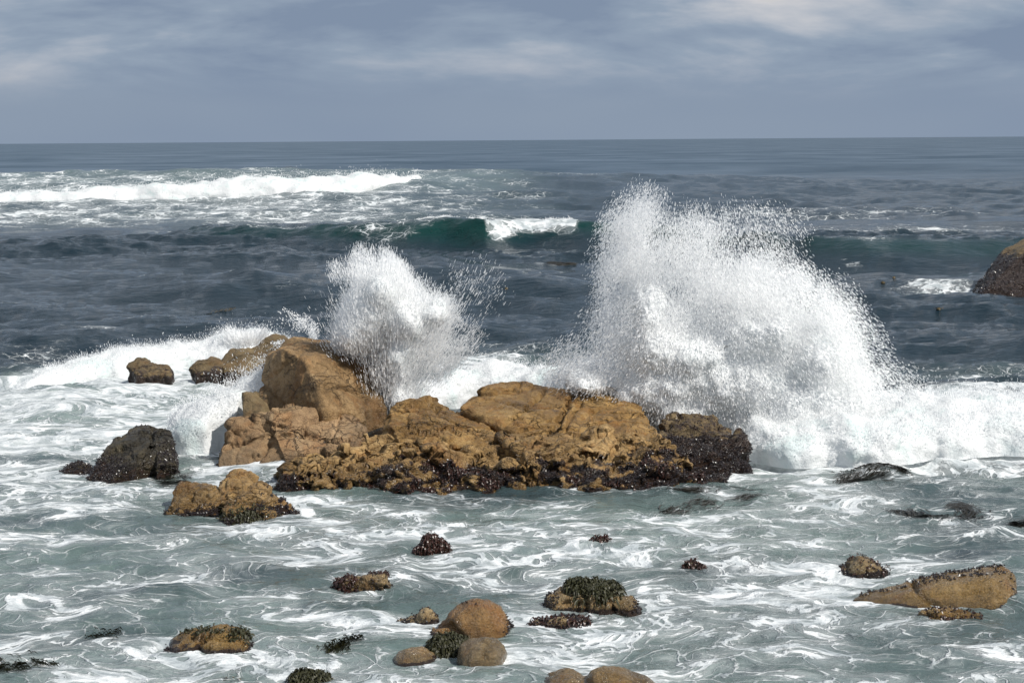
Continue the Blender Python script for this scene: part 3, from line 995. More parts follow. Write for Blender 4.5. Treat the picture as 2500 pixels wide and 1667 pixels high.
# dark slanted rock at left
A_ = [slab([(210, 1168, 38.0), (262, 1100, 39.0), (318, 1042, 40.0), (335, 1036, 40.2), (368, 1046, 40.0), (384, 1056, 39.7),
            (396, 1090, 39.0), (400, 1130, 38.5), (330, 1150, 37.9), (265, 1181, 37.4), (330, 1110, 38.2), (370, 1075, 38.8)], back=.9),
      slab([(378, 1068, 39.4), (398, 1043, 39.6), (405, 1046, 39.6), (410, 1090, 38.9), (434, 1128, 38.3), (380, 1135, 38.0)], back=.4),
      slab([(138, 1155, 38.6), (165, 1138, 39.0), (200, 1130, 39.1), (240, 1172, 38.0), (180, 1170, 38.2)], back=.6)]
o, v, nv, wt = make_rock('rock', 'dark slanted rock with a flat tilted face standing alone left of the outcrop', A_, M_DARK, voxel=.028, smooth_it=1,
                         amp=(.03, 1.3), fine=.018, blocks=(.03, (.9, .9, 2.6), .07, .04), wet=(.15, .3), seed=29,
                         cracks=[([(372, 1050), (372, 1090), (350, 1130)], .06, 4)])
px, py = project(v)
mussels(o, v, nv, front(nv) * (v[:, 2] > -.05) * (sstep(py - .55 * (px - 260) * 1 + 12 * fbm(v * 2, 2), 1095, 1125) * (px < 330) + .7 * (px > 385) * sstep(py, 1070, 1090) + .03), 4200, .05, 12)

# two-lobed rock, front left
L_ = [slab([(430, 1196, 34.9), (436, 1182, 35.1), (470, 1178, 35.2), (520, 1186, 35.1), (540, 1215, 34.6), (528, 1252, 34.2), (440, 1255, 34.2), (396, 1250, 34.5)], back=.6),
      slab([(535, 1180, 35.0), (555, 1152, 35.3), (580, 1147, 35.4), (612, 1158, 35.2), (630, 1182, 34.8), (610, 1225, 34.1), (590, 1245, 33.9), (545, 1225, 34.4)], back=.5),
      slab([(600, 1165, 35.1), (640, 1182, 34.8), (690, 1212, 34.5), (730, 1250, 34.2), (700, 1266, 33.8), (620, 1282, 33.5), (550, 1288, 33.4), (540, 1262, 33.9), (590, 1205, 34.3)], back=.5),
      slab([(396, 1252, 34.5), (410, 1240, 34.7), (440, 1232, 34.7), (450, 1258, 34.3)], back=.4)]
o, v, nv, wt = make_rock('rock', 'two lobed tan rock with a weedy right flank, nearest the left end of the outcrop', L_, M_REEF, voxel=.030, smooth_it=3,
                         amp=(.07, 1.6), fine=.028, blocks=(.03, (1.6, 1.6, 2.2), .10, .05), wet=(.12, .22), seed=31,
                         wet_extra=lambda px, py, v, nv: .8 * sstep(px - .6 * (py - 1200), 560, 640) * sstep(fbm(v * 2.5, 3, .6, 3), -.15, .25) * sstep(py, 1165, 1200),
                         damp_shade=lambda px, py, v, nv: .35 + .4 * sstep(px, 560, 520))  # damp all over, plus the shadow on the left lobe painted darker
px, py = project(v)
mussels(o, v, nv, np.clip(wt - .3, 0, 1) * front(nv) * (v[:, 2] > -.04), 3600, .045, 14)
weed(o, v, nv, blob(px, py, 600, 1262, 40, 16) * front(nv) * (v[:, 2] > -.02), 500, .10, .012, M_WEED, 15)

# ------------------------------------------------------------------ scattered stones in the foreground
# rock right edge far
R_ = [slab([(2388, 722, 81), (2424, 693, 82), (2448, 660, 83), (2472, 640, 83.5), (2498, 606, 84.3), (2560, 585, 85), (2640, 590, 85), (2680, 722, 81.5), (2500, 727, 80.6)], back=3.0)]
o, v, nv, wt = make_rock('rock', 'dark rock with a tan top standing in the sea at the right edge', R_, M_BROWN, voxel=.09, smooth_it=5,
                         amp=(.12, .7), fine=.05, wet=(1.5, .35), seed=33)
mussels(o, v, nv, sstep(wt, .4, .8) * front(nv) * (v[:, 2] > -.1), 2500, .09, 16)

STONES = [
    # label, outlines, base row, thickness, material, mussel count, weed count, options
    ('small pointed rock shaggy with dark red seaweed, left of centre in the foam', [[(1010, 1356), (1018, 1332), (1030, 1310), (1048, 1304), (1062, 1318), (1062, 1356)], [(1055, 1356), (1062, 1332), (1072, 1322), (1090, 1336), (1100, 1356)]], 1357, .22, M_DARK, 250, 900, dict(red=1)),
    ('tiny weed covered rock tip in foam right of centre, nearest the outcrop', [[(1444, 1330), (1452, 1318), (1465, 1314), (1478, 1320), (1488, 1330)]], 1331, .14, M_DARK, 60, 260, dict(red=1)),
    ('tiny dark rock tip above a wake of foam, right of centre', [[(1666, 1390), (1674, 1376), (1692, 1372), (1712, 1376), (1722, 1390)]], 1391, .16, M_DARK, 200, 160, dict(red=1)),
    ('tan and black rock trailing dark weed to its left, centre left', [[(868, 1446), (872, 1415), (890, 1398), (925, 1392), (950, 1390), (954, 1420), (945, 1446)], [(812, 1442), (822, 1412), (850, 1404), (880, 1415), (885, 1446)]], 1449, .28, M_GREY, 160, 620, dict(weedl=1)),
    ('low speckled rock crusted with mussels, above the long slanted slab', [[(2036, 1404), (2060, 1380), (2100, 1362), (2130, 1366), (2155, 1376), (2182, 1392), (2188, 1404)]], 1408, .36, M_GREY, 380, 60, {}),
    ('blocky rock capped with olive green seaweed, right of the round boulders', [[(1368, 1496), (1370, 1452), (1390, 1432), (1440, 1424), (1490, 1424), (1512, 1432), (1518, 1462), (1520, 1496)], [(1500, 1496), (1502, 1464), (1535, 1458), (1552, 1472), (1556, 1496)], [(1326, 1470), (1335, 1452), (1370, 1440), (1400, 1446), (1400, 1490)]], 1498, .42, M_GREY, 500, 2000, dict(top=1, cr=[([(1430, 1455), (1432, 1498)], .04, 4), ([(1502, 1462), (1502, 1498)], .06, 4), ([(1372, 1470), (1440, 1472), (1500, 1466)], .03, 4)])),
    ('low mussel crusted rock just below the weed capped block', [[(1296, 1532), (1318, 1514), (1370, 1500), (1410, 1502), (1440, 1520), (1456, 1536)]], 1539, .34, M_GREY, 1300, 250, dict(rim=1)),
    ('large round orange boulder, biggest of the foreground boulders', [[(1082, 1540), (1090, 1500), (1112, 1480), (1150, 1468), (1190, 1467), (1222, 1480), (1246, 1512), (1256, 1540), (1255, 1560)], [(1048, 1560), (1054, 1530), (1080, 1518), (1112, 1530), (1128, 1562)]], 1562, .52, M_BOULD, 500, 0, dict(edge=1, round=1, cr=[([(1058, 1522), (1100, 1524), (1118, 1545), (1132, 1562)], .06, 5)])),
    ('small pointed tan rock just left of the large orange boulder', [[(1012, 1512), (1030, 1490), (1044, 1485), (1056, 1492), (1064, 1508), (1060, 1516)], [(952, 1526), (990, 1512), (1030, 1502), (1050, 1512), (1040, 1526)]], 1528, .2, M_GREY, 200, 0, dict(rim=1)),
    ('low smooth grey tan boulder at lower left of the orange boulder', [[(958, 1616), (970, 1598), (1000, 1582), (1030, 1580), (1056, 1592), (1066, 1606), (1062, 1618)]], 1619, .34, M_GREY, 0, 0, dict(round=1)),
    ('round grey tan boulder below the large orange boulder', [[(1118, 1600), (1126, 1580), (1150, 1564), (1180, 1558), (1215, 1566), (1236, 1590), (1242, 1630)]], 1631, .44, M_GREY, 0, 0, dict(round=1, cr=[([(1198, 1562), (1182, 1580), (1186, 1602)], .03, 4)])),
    ('broad tan rock with a weedy right shoulder, lower left', [[(392, 1592), (410, 1572), (450, 1552), (510, 1534), (560, 1536), (600, 1556), (618, 1580), (620, 1596)], [(480, 1598), (486, 1566), (520, 1556), (570, 1560), (600, 1580), (604, 1598)]], 1598, .5, M_GOLD, 260, 620, dict(shoulder=1, cr=[([(486, 1597), (482, 1570), (510, 1556), (570, 1558)], .045, 5)])),
    ('golden brown rock cut off by the bottom edge of the picture', [[(1280, 1700), (1330, 1662), (1390, 1642), (1420, 1650), (1430, 1700)], [(1410, 1700), (1440, 1640), (1470, 1630), (1530, 1640), (1590, 1662), (1640, 1700)], [(1300, 1700), (1370, 1664), (1480, 1656), (1590, 1676), (1625, 1700)]], 1700, .6, M_GOLD, 0, 0, dict(round=1)),
    ('low golden rock half submerged below the long slanted slab', [[(2236, 1518), (2250, 1498), (2290, 1486), (2350, 1484), (2390, 1496), (2400, 1520)]], 1521, .28, M_GOLD, 130, 90, dict(rim=1)),
]
sid = 40
for lab, outs, yb, th, mt, nm, nw, op in STONES:
    sid += 1
    chunks = [lens(q, yb - (0 if i == 0 else 2), th * (1 if i == 0 else .8), 2.3 if op.get('round') else 2.8, yfront=G(np.mean([a for a, b in outs[0]]), yb)[1] + (0 if i == 0 else .06)) for i, q in enumerate(outs)]
    rd = op.get('round')
    o, v, nv, wt = make_rock('rock', lab, chunks, mt, voxel=.020 if th < .3 else .026, smooth_it=6 if rd else 3, amp=(.050 if rd else .060, 1.9),
                             fine=.013 if rd else .020, blocks=None if rd else (.018, (2.2, 2.2, 3.0), .10, .03), wet=(.0, .05) if rd else (.05, .08), wetn=.05, seed=sid, cracks=op.get('cr', ()),
                             damp_shade=(lambda px, py, v, nv: np.full(len(px), .35)) if rd else None)
    px, py = project(v)
    fr = front(nv) * (v[:, 2] > -.03)
    if nm:
        if op.get('edge'):
            wgt = fr * (blob(px, py, 1250, 1535, 9, 26) + blob(px, py, 1058, 1562, 20, 12) + .12 * blob(px, py, 1130, 1472, 30, 4))
        elif op.get('rim'):
            wgt = fr * (.15 + sstep(fbm(v * 3.2, 3, .5, sid), -.05, .2) + wt)
        elif op.get('top'):
            wgt = fr * (sstep(px, 1370, 1340) + .5 * sstep(px, 1535, 1550) + wt * .2)
        elif op.get('shoulder'):
            wgt = fr * (.8 * blob(px, py, 610, 1582, 14, 12) + blob(px, py, 400, 1588, 14, 10) + .5 * blob(px, py, 450, 1593, 26, 6) + .5 * blob(px, py, 560, 1595, 30, 5))
        else:
            wgt = fr * (.12 + wt + sstep(fbm(v * 4.0, 3, .5, sid), .0, .25))
        mussels(o, v, nv, wgt, nm, .042, sid)
    if nw:
        if op.get('top'):
            wgt = fr * (sstep(py, 1452, 1440) * (px < 1515) * (px > 1385) + .9 * blob(px, py, 1455, 1446, 34, 14))
            weed(o, v, nv, wgt, nw, .13, .011, M_WEED, sid)
        elif op.get('shoulder'):
            weed(o, v, nv, fr * (blob(px, py, 585, 1548, 30, 11) + .5 * blob(px, py, 500, 1542, 60, 5)), nw, .08, .010, M_WEED, sid)
        elif op.get('weedl'):
            weed(o, v, nv, fr * (sstep(px, 880, 856) + .6 * sstep(py, 1404, 1396)), nw, .08, .010, M_REDWEED, sid)
        else:
            weed(o, v, nv, fr * (v[:, 2] > .0), nw, .09, .011, M_REDWEED, sid)

# long slanted slab at right
H_ = [slab([(2080, 1462, 27.55), (2110, 1446, 27.8), (2250, 1410, 28.1), (2380, 1388, 28.3), (2450, 1382, 28.35), (2478, 1400, 28.1), (2484, 1430, 27.8),
            (2466, 1480, 27.2), (2425, 1408, 27.5), (2420, 1484, 27.0), (2300, 1482, 27.15), (2150, 1480, 27.25), (2240, 1440, 27.45)], back=.35)]
o, v, nv, wt = make_rock('rock', 'long golden slab slanting down to the left at the right edge of the foreground', H_, M_GOLD, voxel=.026, smooth_it=3,
                         amp=(.03, 1.4), fine=.012, cracks=[([(2225, 1420), (2240, 1445), (2290, 1478)], .05, 5), ([(2280, 1452), (2350, 1448), (2420, 1440)], .03, 3)],
                         wet=(.0, .05), wetn=.05, seed=60, damp_shade=lambda px, py, v, nv: np.full(len(px), .35))
px, py = project(v)
lnh = np.interp(px, [2080, 2250, 2425, 2480], [1456, 1424, 1398, 1392])
mussels(o, v, nv, front(nv) * (v[:, 2] > -.02) * (sstep(py, lnh + 8, lnh - 2) * sstep(fbm(v * 3, 3, .5, 2), -.1, .2) + .4 * (px > 2440) * sstep(fbm(v * 5, 2), .1, .3)), 700, .05, 61)


# ------------------------------------------------------------------ white water
def foam_mat(name, trans=.22, aqua=.55):
    m, t = new_mat(name)
    pos = t.n('ShaderNodeNewGeometry').outputs['Position']
    n = t.noise(pos, 3.0, 6.0, .65)
    n2 = t.noise(pos, 14.0, 5.0, .65)
    aq = t.smooth(t.noise(pos, .9, 4.0, .6, .5), .50, .68, 0, aqua)
    c = t.mix(aq, (.80, .815, .825), (.58, .72, .71))
    h = t.math('ADD', t.math('MULTIPLY', n, .10), t.math('MULTIPLY', n2, .035))
    bump = t.n('ShaderNodeBump', {'Strength': .8, 'Distance': 1.0, 'Height': h})
    b = t.n('ShaderNodeBsdfDiffuse', {'Color': c, 'Normal': bump})
    tr = t.n('ShaderNodeBsdfTranslucent', {'Color': (.88, .93, .93)})
    mx = t.n('ShaderNodeMixShader', {0: trans, 1: b, 2: tr})
    t.n('ShaderNodeOutputMaterial', {0: mx})
    return m


M_FOAM = foam_mat('white_water')
m, t = new_mat('spray_drops')
b = t.n('ShaderNodeBsdfDiffuse', {'Color': (.985, .988, .99)})
tr = t.n('ShaderNodeBsdfTranslucent', {'Color': (.985, .988, .99)})
t.n('ShaderNodeOutputMaterial', {0: t.n('ShaderNodeMixShader', {0: .5, 1: b, 2: tr})})
M_DROP = m


M_CORE = foam_mat('spray_core', .15, .15)


def drops_mesh(name, c, d, L, rad, r):
    """many small elongated drops"""
    d = d / (np.linalg.norm(d, axis=1)[:, None] + 1e-9)
    t_, b_ = basis(d, r)
    L = L[:, None] * .5
    rad = rad[:, None]
    b_ = t_ * .7 + b_ * .7
    q = np.stack([c - d * L - t_ * rad, c - d * L + t_ * rad, c + d * L + b_ * rad, c + d * L - b_ * rad], 1)
    fa = np.arange(len(c) * 4).reshape(-1, 4)
    return mesh_np(name, q.reshape(-1, 3), fa, smooth=True)


def splash(name, label, Y0, thick, blobs, vblobs, count, dirfn, src, size=(.003, .010), length=(.018, .070), dens=.4,
           clump=.9, radial=None, seed=1, cat='splash'):
    r = np.random.default_rng(seed)
    base = P(src[0], src[1], Y0)
    root = empty(name, (base[0], base[1], 0), label, cat)
    wts = np.array([b[4] * b[2] * b[3] for b in blobs])
    N = int(count * 2.2)
    k = r.choice(len(blobs), size=N, p=wts / wts.sum())
    B = np.array([b[:4] for b in blobs], float)[k]
    gx_, gy_ = r.normal(0, .70, N), r.normal(0, .70, N)
    far_ = np.hypot(gx_, gy_) < 1.75 - .5 * r.random(N)
    x = B[:, 0] + gx_ * B[:, 2]
    y = B[:, 1] + gy_ * B[:, 3]
    dep = r.normal(0, .32, N) * thick
    q = P(x, y, Y0 + dep)
    # streaky clumps
    nz = fbm(q * 1.1, 3, .6, seed) * 1.1
    if radial:
        ang = np.arctan2(y - radial[1], x - radial[0])
        rad_ = np.hypot(x - radial[0], y - radial[1])
        nz = .5 * nz + .9 * fbm(np.stack([ang * 9, rad_ * .004, dep * .8], 1), 3, .6, seed + 2)
    keep = (r.random(N) < np.clip(.5 + clump * nz, .03, 1)) & (q[:, 2] > .05) & far_
    q, x, y = q[keep][:count], x[keep][:count], y[keep][:count]
    n = len(q)
    d = dirfn(x, y, r)
    d = d + r.normal(0, .12, d.shape)
    u = r.random(n) ** 2.2
    rad = size[0] + (size[1] - size[0]) * u
    L = length[0] + (length[1] - length[0]) * r.random(n) ** 1.5
    me = drops_mesh('drops', q, d, L, rad, r)
    o = link('spray', me, M_DROP, kind='stuff')
    child_of(o, root)
    if vblobs:
        bm = bmesh.new()
        s = Y0 / F_PX
        for bx, by, rx, ry, wgt in vblobs:
            c = P(bx, by, Y0)
            bmesh.ops.create_icosphere(bm, subdivisions=3, radius=1.0,
                                       matrix=Matrix.Translation(Vector(c)) @ Matrix.Diagonal((rx * s, thick * .68, ry * s, 1)))
        mm = bpy.data.meshes.new('core')
        bm.to_mesh(mm)
        bm.free()
        ob = bpy.data.objects.new('tmp', mm)
        COL.objects.link(ob)
        md = ob.modifiers.new('r', 'REMESH')
        md.mode = 'VOXEL'
        md.voxel_size = .055
        me = bpy.data.meshes.new_from_object(ob.evaluated_get(bpy.context.evaluated_depsgraph_get()))
        bpy.data.objects.remove(ob)
        nn_ = len(me.vertices)
        v = np.empty(nn_ * 3, np.float32)
        me.vertices.foreach_get('co', v)
        v = v.reshape(-1, 3).astype(float)
        a = np.empty(nn_ * 3, np.float32)
        me.vertex_normals.foreach_get('vector', a)
        nv = a.reshape(-1, 3).astype(float)
        d = .34 * (billow(v * [1.0, 1.0, .65] + seed, 4, .6, seed) - .32) * 1.6 + .22 * fbm(v * .55 + seed, 2, .5, seed + 1)
        v = v + nv * d[:, None]
        v[:, 2] = np.maximum(v[:, 2], -.1)
        me.vertices.foreach_set('co', v.astype(np.float32).ravel())
        me.polygons.foreach_set('use_smooth', np.ones(len(me.polygons), bool))
        me.materials.clear()
        me.update()
        mo = link('foam_core', me, M_CORE)
        child_of(mo, root)
        ne = int(count * dens)
        i = r.choice(nn_, ne)
        up_ = r.exponential(.11, ne)[:, None]
        c = v[i] + nv[i] * up_ + r.normal(0, .05, (ne, 3))
        ppx, ppy = project(c)
        dv = dirfn(ppx, ppy, r) + nv[i] * .5 + r.normal(0, .2, (ne, 3))
        ok = c[:, 2] > .03
        rad = size[0] + (size[1] - size[0]) * r.random(ne) ** 2
        L = length[0] + (length[1] - length[0]) * r.random(ne) ** 1.5
        e = link('mist', drops_mesh('mist', c[ok], dv[ok], L[ok], rad[ok], r), M_DROP, kind='stuff')
        child_of(e, root)
    return root


def dir_fall(xc, k, z):
    def f(x, y, r):
        return np.stack([(x - xc) / 300.0 * k, r.normal(0, .1, len(x)), np.full(len(x), z)], 1)
    return f


def dir_radial(cx, cy_):
    def f(x, y, r):
        return np.stack([x - cx, r.normal(0, 20, len(x)), -(y - cy_)], 1) / 60.0
    return f


splash('wave_splash', 'huge burst of white spray towering behind the right end of the outcrop', 42.0, 1.7,
       [(1570, 500, 50, 42, .26), (1545, 570, 62, 65, .60), (1600, 645, 105, 95, .70), (1520, 710, 50, 95, .75), (1560, 800, 95, 80, .9),
        (1720, 640, 120, 90, .34), (1750, 760, 140, 90, .70), (1850, 690, 100, 70, .70), (1955, 780, 105, 85, .95), (2065, 890, 75, 95, .75),
        (2010, 930, 110, 90, .5), (1425, 895, 75, 55, .45), (1860, 570, 90, 55, .12), (1720, 545, 90, 45, .16), (1700, 930, 200, 80, .12),
        (2130, 950, 60, 60, .26), (2190, 950, 55, 50, .10)],
       [(1590, 950, 135, 85, 1), (1790, 930, 180, 110, 1), (1960, 990, 155, 95, 1), (1585, 850, 90, 105, 1), (1835, 825, 125, 85, 1), (1985, 880, 85, 95, 1), (1700, 860, 110, 75, 1),
        (1575, 760, 55, 75, 1), (1440, 935, 60, 35, 1), (1660, 1010, 120, 60, 1), (1850, 1050, 150, 60, 1)],
       230000, dir_fall(1700, .75, -1.0), (1750, 1050), dens=.30, seed=101)
splash('wave_splash', 'smaller fan of white spray shooting up right of the tall tan rock', 42.6, 1.2,
       [(885, 650, 28, 38, .42), (930, 660, 34, 42, .50), (965, 682, 28, 36, .35), (835, 660, 26, 26, .10), (935, 720, 60, 60, .8), (1015, 745, 52, 46, .5),
        (1065, 775, 50, 42, .26), (870, 790, 36, 55, .45), (1000, 850, 60, 75, .3), (968, 950, 40, 50, .2), (1045, 860, 60, 55, .28),
        (1150, 710, 70, 60, .018), (910, 920, 28, 50, .30), (1120, 830, 50, 40, .12)],
       [(900, 775, 48, 88, 1), (930, 705, 42, 52, 1), (1000, 785, 66, 70, 1), (985, 880, 54, 95, 1), (972, 965, 48, 58, 1), (860, 820, 38, 44, 1), (1055, 765, 44, 40, 1)],
       80000, dir_radial(935, 1120), (950, 960), dens=.40, radial=(935, 1120), length=(.02, .11), size=(.003, .008), seed=102)
splash('wave_splash', 'low crown of spray behind the olive brown hump on the left', 54.0, .8,
       [(575, 830, 30, 16, .6), (610, 825, 30, 14, .7), (640, 815, 14, 12, .3), (560, 810, 14, 14, .2)], None,
       6000, dir_radial(600, 880), (600, 880), radial=(600, 880), length=(.03, .12), seed=103)
splash('wave_splash', 'thin arc of scattered droplets above the top of the tall tan rock', 50.0, .5,
       [(700, 775, 24, 16, .2), (740, 790, 22, 16, .3), (765, 815, 10, 20, .5), (720, 840, 40, 10, .6)], None,
       1300, dir_radial(740, 850), (740, 850), length=(.02, .06), size=(.008, .02), seed=104)


def foam_bank(name, label, spine, seed=1, res=.06, ratio=1.0, rough=.28, spray=0, spray_size=(.003, .009), cat='wave', zb=None, scale=1.0, lift=.35,
              mat=None, n_arc=44):
    """breaking white water: spine = (px, py of its foot, height, depth)"""
    r = np.random.default_rng(seed)
    g = np.array([G(a, b, zb or 0.0) for a, b, h, dp in spine])
    hs = np.array([s[2] for s in spine])
    ds = np.array([s[3] for s in spine])
    seg = np.concatenate([[0], np.cumsum(np.linalg.norm(np.diff(g, axis=0), axis=1))])
    ns = int(seg[-1] / res)
    tt = np.linspace(0, seg[-1], ns)
    cx = np.interp(tt, seg, g[:, 0])
    cyv = np.interp(tt, seg, g[:, 1])
    k = max(3, int(ns * .05)) | 1
    ker = np.hanning(k + 2)[1:-1]
    ker /= ker.sum()
    pad = lambda a: np.convolve(np.pad(a, k // 2, mode='edge'), ker, 'valid')
    cyv = pad(cyv) + .32 * scale * fbm(np.stack([tt * .55 / scale, tt * 0 + seed, tt * 0], 1), 3, .6, seed)
    hh = pad(np.interp(tt, seg, hs))
    dd = pad(np.interp(tt, seg, ds))
    ends = np.clip(np.minimum(tt, seg[-1] - tt) / (scale * .8), 0, 1) ** .5
    hh = hh * ends
    na = n_arc
    ph = np.linspace(0, math.pi, na)
    # front bulges, back slopes away
    yy = (.5 - .5 * np.cos(ph)) ** 1.25
    z = np.sin(ph) ** .75 * (1 - .0 * ph)
    X = np.repeat(cx[:, None], na, 1)
    Yv = cyv[:, None] + dd[:, None] * yy[None]
    Z = (zb or 0) - .08 * scale + hh[:, None] * z[None]
    v = np.stack([X, Yv, Z], -1).reshape(-1, 3)
    idx = np.arange(ns * na).reshape(ns, na)
    fa = np.stack([idx[:-1, :-1], idx[1:, :-1], idx[1:, 1:], idx[:-1, 1:]], -1).reshape(-1, 4)
    me = mesh_np('bank', v, fa)
    a = np.empty(len(v) * 3, np.float32)
    me.vertex_normals.foreach_get('vector', a)
    nv = a.reshape(-1, 3).astype(float)
    if nv[len(nv) // 2, 2] < 0:
        nv = -nv
    H = np.repeat(hh[:, None], na, 1).ravel()
    p = v / scale
    d = (billow(p * [.9, .9, 1.1] + seed, 4, .58, seed) - .22) * 2.2 * rough * H
    d += .10 * H * fbm(p * [.45, .3, .5] + seed, 2, .5, seed + 4)
    v2 = v + nv * d[:, None]
    v2[:, 2] += lift * H * np.clip(fbm(p * [.6, .4, 0] + 7, 2, .5, seed + 6), -.6, .9) * np.clip(z[None].repeat(ns, 0).ravel(), 0, 1)
    me.vertices.foreach_set('co', v2.astype(np.float32).ravel())
    me.update()
    if spray:
        c0 = v2[len(v2) // 2]
        root = empty(name, (g[:, 0].mean(), g[:, 1].mean(), 0), label, cat)
        o = link('foam_face', me, mat or M_FOAM)
        child_of(o, root)
        i = r.choice(len(v2), spray, p=(lambda q: q / q.sum())(np.clip(nv[:, 2], .05, 1) * (v2[:, 2] > .03) * (H + .02)))
        up_ = r.exponential(.045, spray)[:, None] * H[i][:, None]
        c = v2[i] + nv[i] * up_ * .9 + np.array([0, 0, 1.0]) * up_ + r.normal(0, .02 * scale, (spray, 3))
        dv = nv[i] + np.array([0, 0, .8]) + r.normal(0, .4, (spray, 3))
        u = r.random(spray) ** 2
        sm = drops_mesh('drops', c, dv, scale * (.015 + .040 * r.random(spray)), scale * (spray_size[0] + (spray_size[1] - spray_size[0]) * u), r)
        so = link('spray', sm, M_DROP, kind='stuff')
        child_of(so, root)
        return root
    o = link(name, me, mat or M_FOAM, label=label, cat=cat)
    return o


foam_bank('breaking_wave', 'thick white bore rolling in at the right edge, level with the outcrop',
          [(1770, 1116, .55, 2.5), (1850, 1124, .75, 3.4), (1930, 1136, .80, 3.8), (2010, 1128, .82, 3.8), (2090, 1138, .86, 4.0), (2170, 1130, .88, 4.0), (2290, 1114, .92, 4.0), (2420, 1106, .92, 4.0), (2560, 1100, .92, 4.0), (2700, 1100, .9, 4.0)],
          seed=201, spray=26000)
foam_bank('breaking_wave', 'milky cascade of white water pouring through the gap left of the tall rock',
          [(385, 1095, .45, 2.0), (430, 1116, .85, 2.8), (500, 1120, 1.15, 3.2), (560, 1108, 1.45, 3.4), (640, 1092, 1.7, 3.4), (700, 1085, 1.7, 3.4), (740, 1080, 1.6, 3.0)], seed=203, spray=9000, rough=.16)
foam_bank('breaking_wave', 'long heap of white surf behind the rocks on the far left',
          [(20, 958, .30, 2.5), (90, 950, .55, 3.0), (180, 938, .6, 3.0), (320, 918, .65, 3.0), (460, 905, .85, 3.0), (560, 900, 1.0, 3.0), (660, 895, .8, 2.5), (760, 890, .5, 2.0)],
          seed=205, spray=16000, rough=.26, res=.08)
foam_bank('breaking_wave', 'white foam heaped up behind the broad ochre slab between the two splashes',
          [(960, 1030, .8, 2.0), (1050, 1000, .68, 2.4), (1150, 985, .75, 2.6), (1280, 985, .85, 2.6), (1420, 1000, 1.0, 2.6), (1560, 1020, 1.3, 2.6), (1700, 1050, 1.2, 2.4), (1800, 1080, 1.0, 2.0)],
          seed=207, spray=12000, res=.07)
foam_bank('breaking_wave', 'long white breaker rolling in far out on the left, near the horizon',
          [(-260, 512, 1.7, 7), (0, 509, 1.8, 7), (180, 507, 2.0, 7.5), (360, 504, 2.3, 8), (560, 502, 2.8, 9), (720, 500, 2.9, 10), (880, 496, 3.2, 11), (1000, 489, 3.0, 10), (1062, 481, 2.0, 8)],
          seed=209, res=.35, scale=3.5, spray=4000, spray_size=(.004, .009), rough=.26, n_arc=40, lift=.14)
foam_bank('breaking_wave', 'white lip curling over the dark green wave beyond the splashes',
          [(1176, 549, .2, 1.2), (1200, 552, .42, 1.6), (1250, 553, .36, 1.6), (1300, 552, .34, 1.6), (1350, 550, .40, 1.6), (1395, 548, .34, 1.4), (1425, 547, .15, 1.2)],
          seed=211, res=.12, scale=1.4, spray=6000, spray_size=(.008, .018), rough=.6, zb=1.08, n_arc=36)
foam_bank('breaking_wave', 'thin feathered white crest along the top of the dark green wave, left of its lip',
          [(985, 545, .12, .9), (1030, 541, .28, 1.0), (1080, 537, .32, 1.0), (1130, 540, .30, 1.0), (1185, 546, .38, 1.0)],
          seed=213, res=.12, scale=1.2, spray=2600, spray_size=(.008, .016), rough=.6, zb=1.28, n_arc=24)
#@@KELP


# ------------------------------------------------------------------ kelp and floating weed
def sea_z(x, y):
    r = sea_height(np.asarray(x, float), np.asarray(y, float), np.full(len(x), .10))
    return r[2]


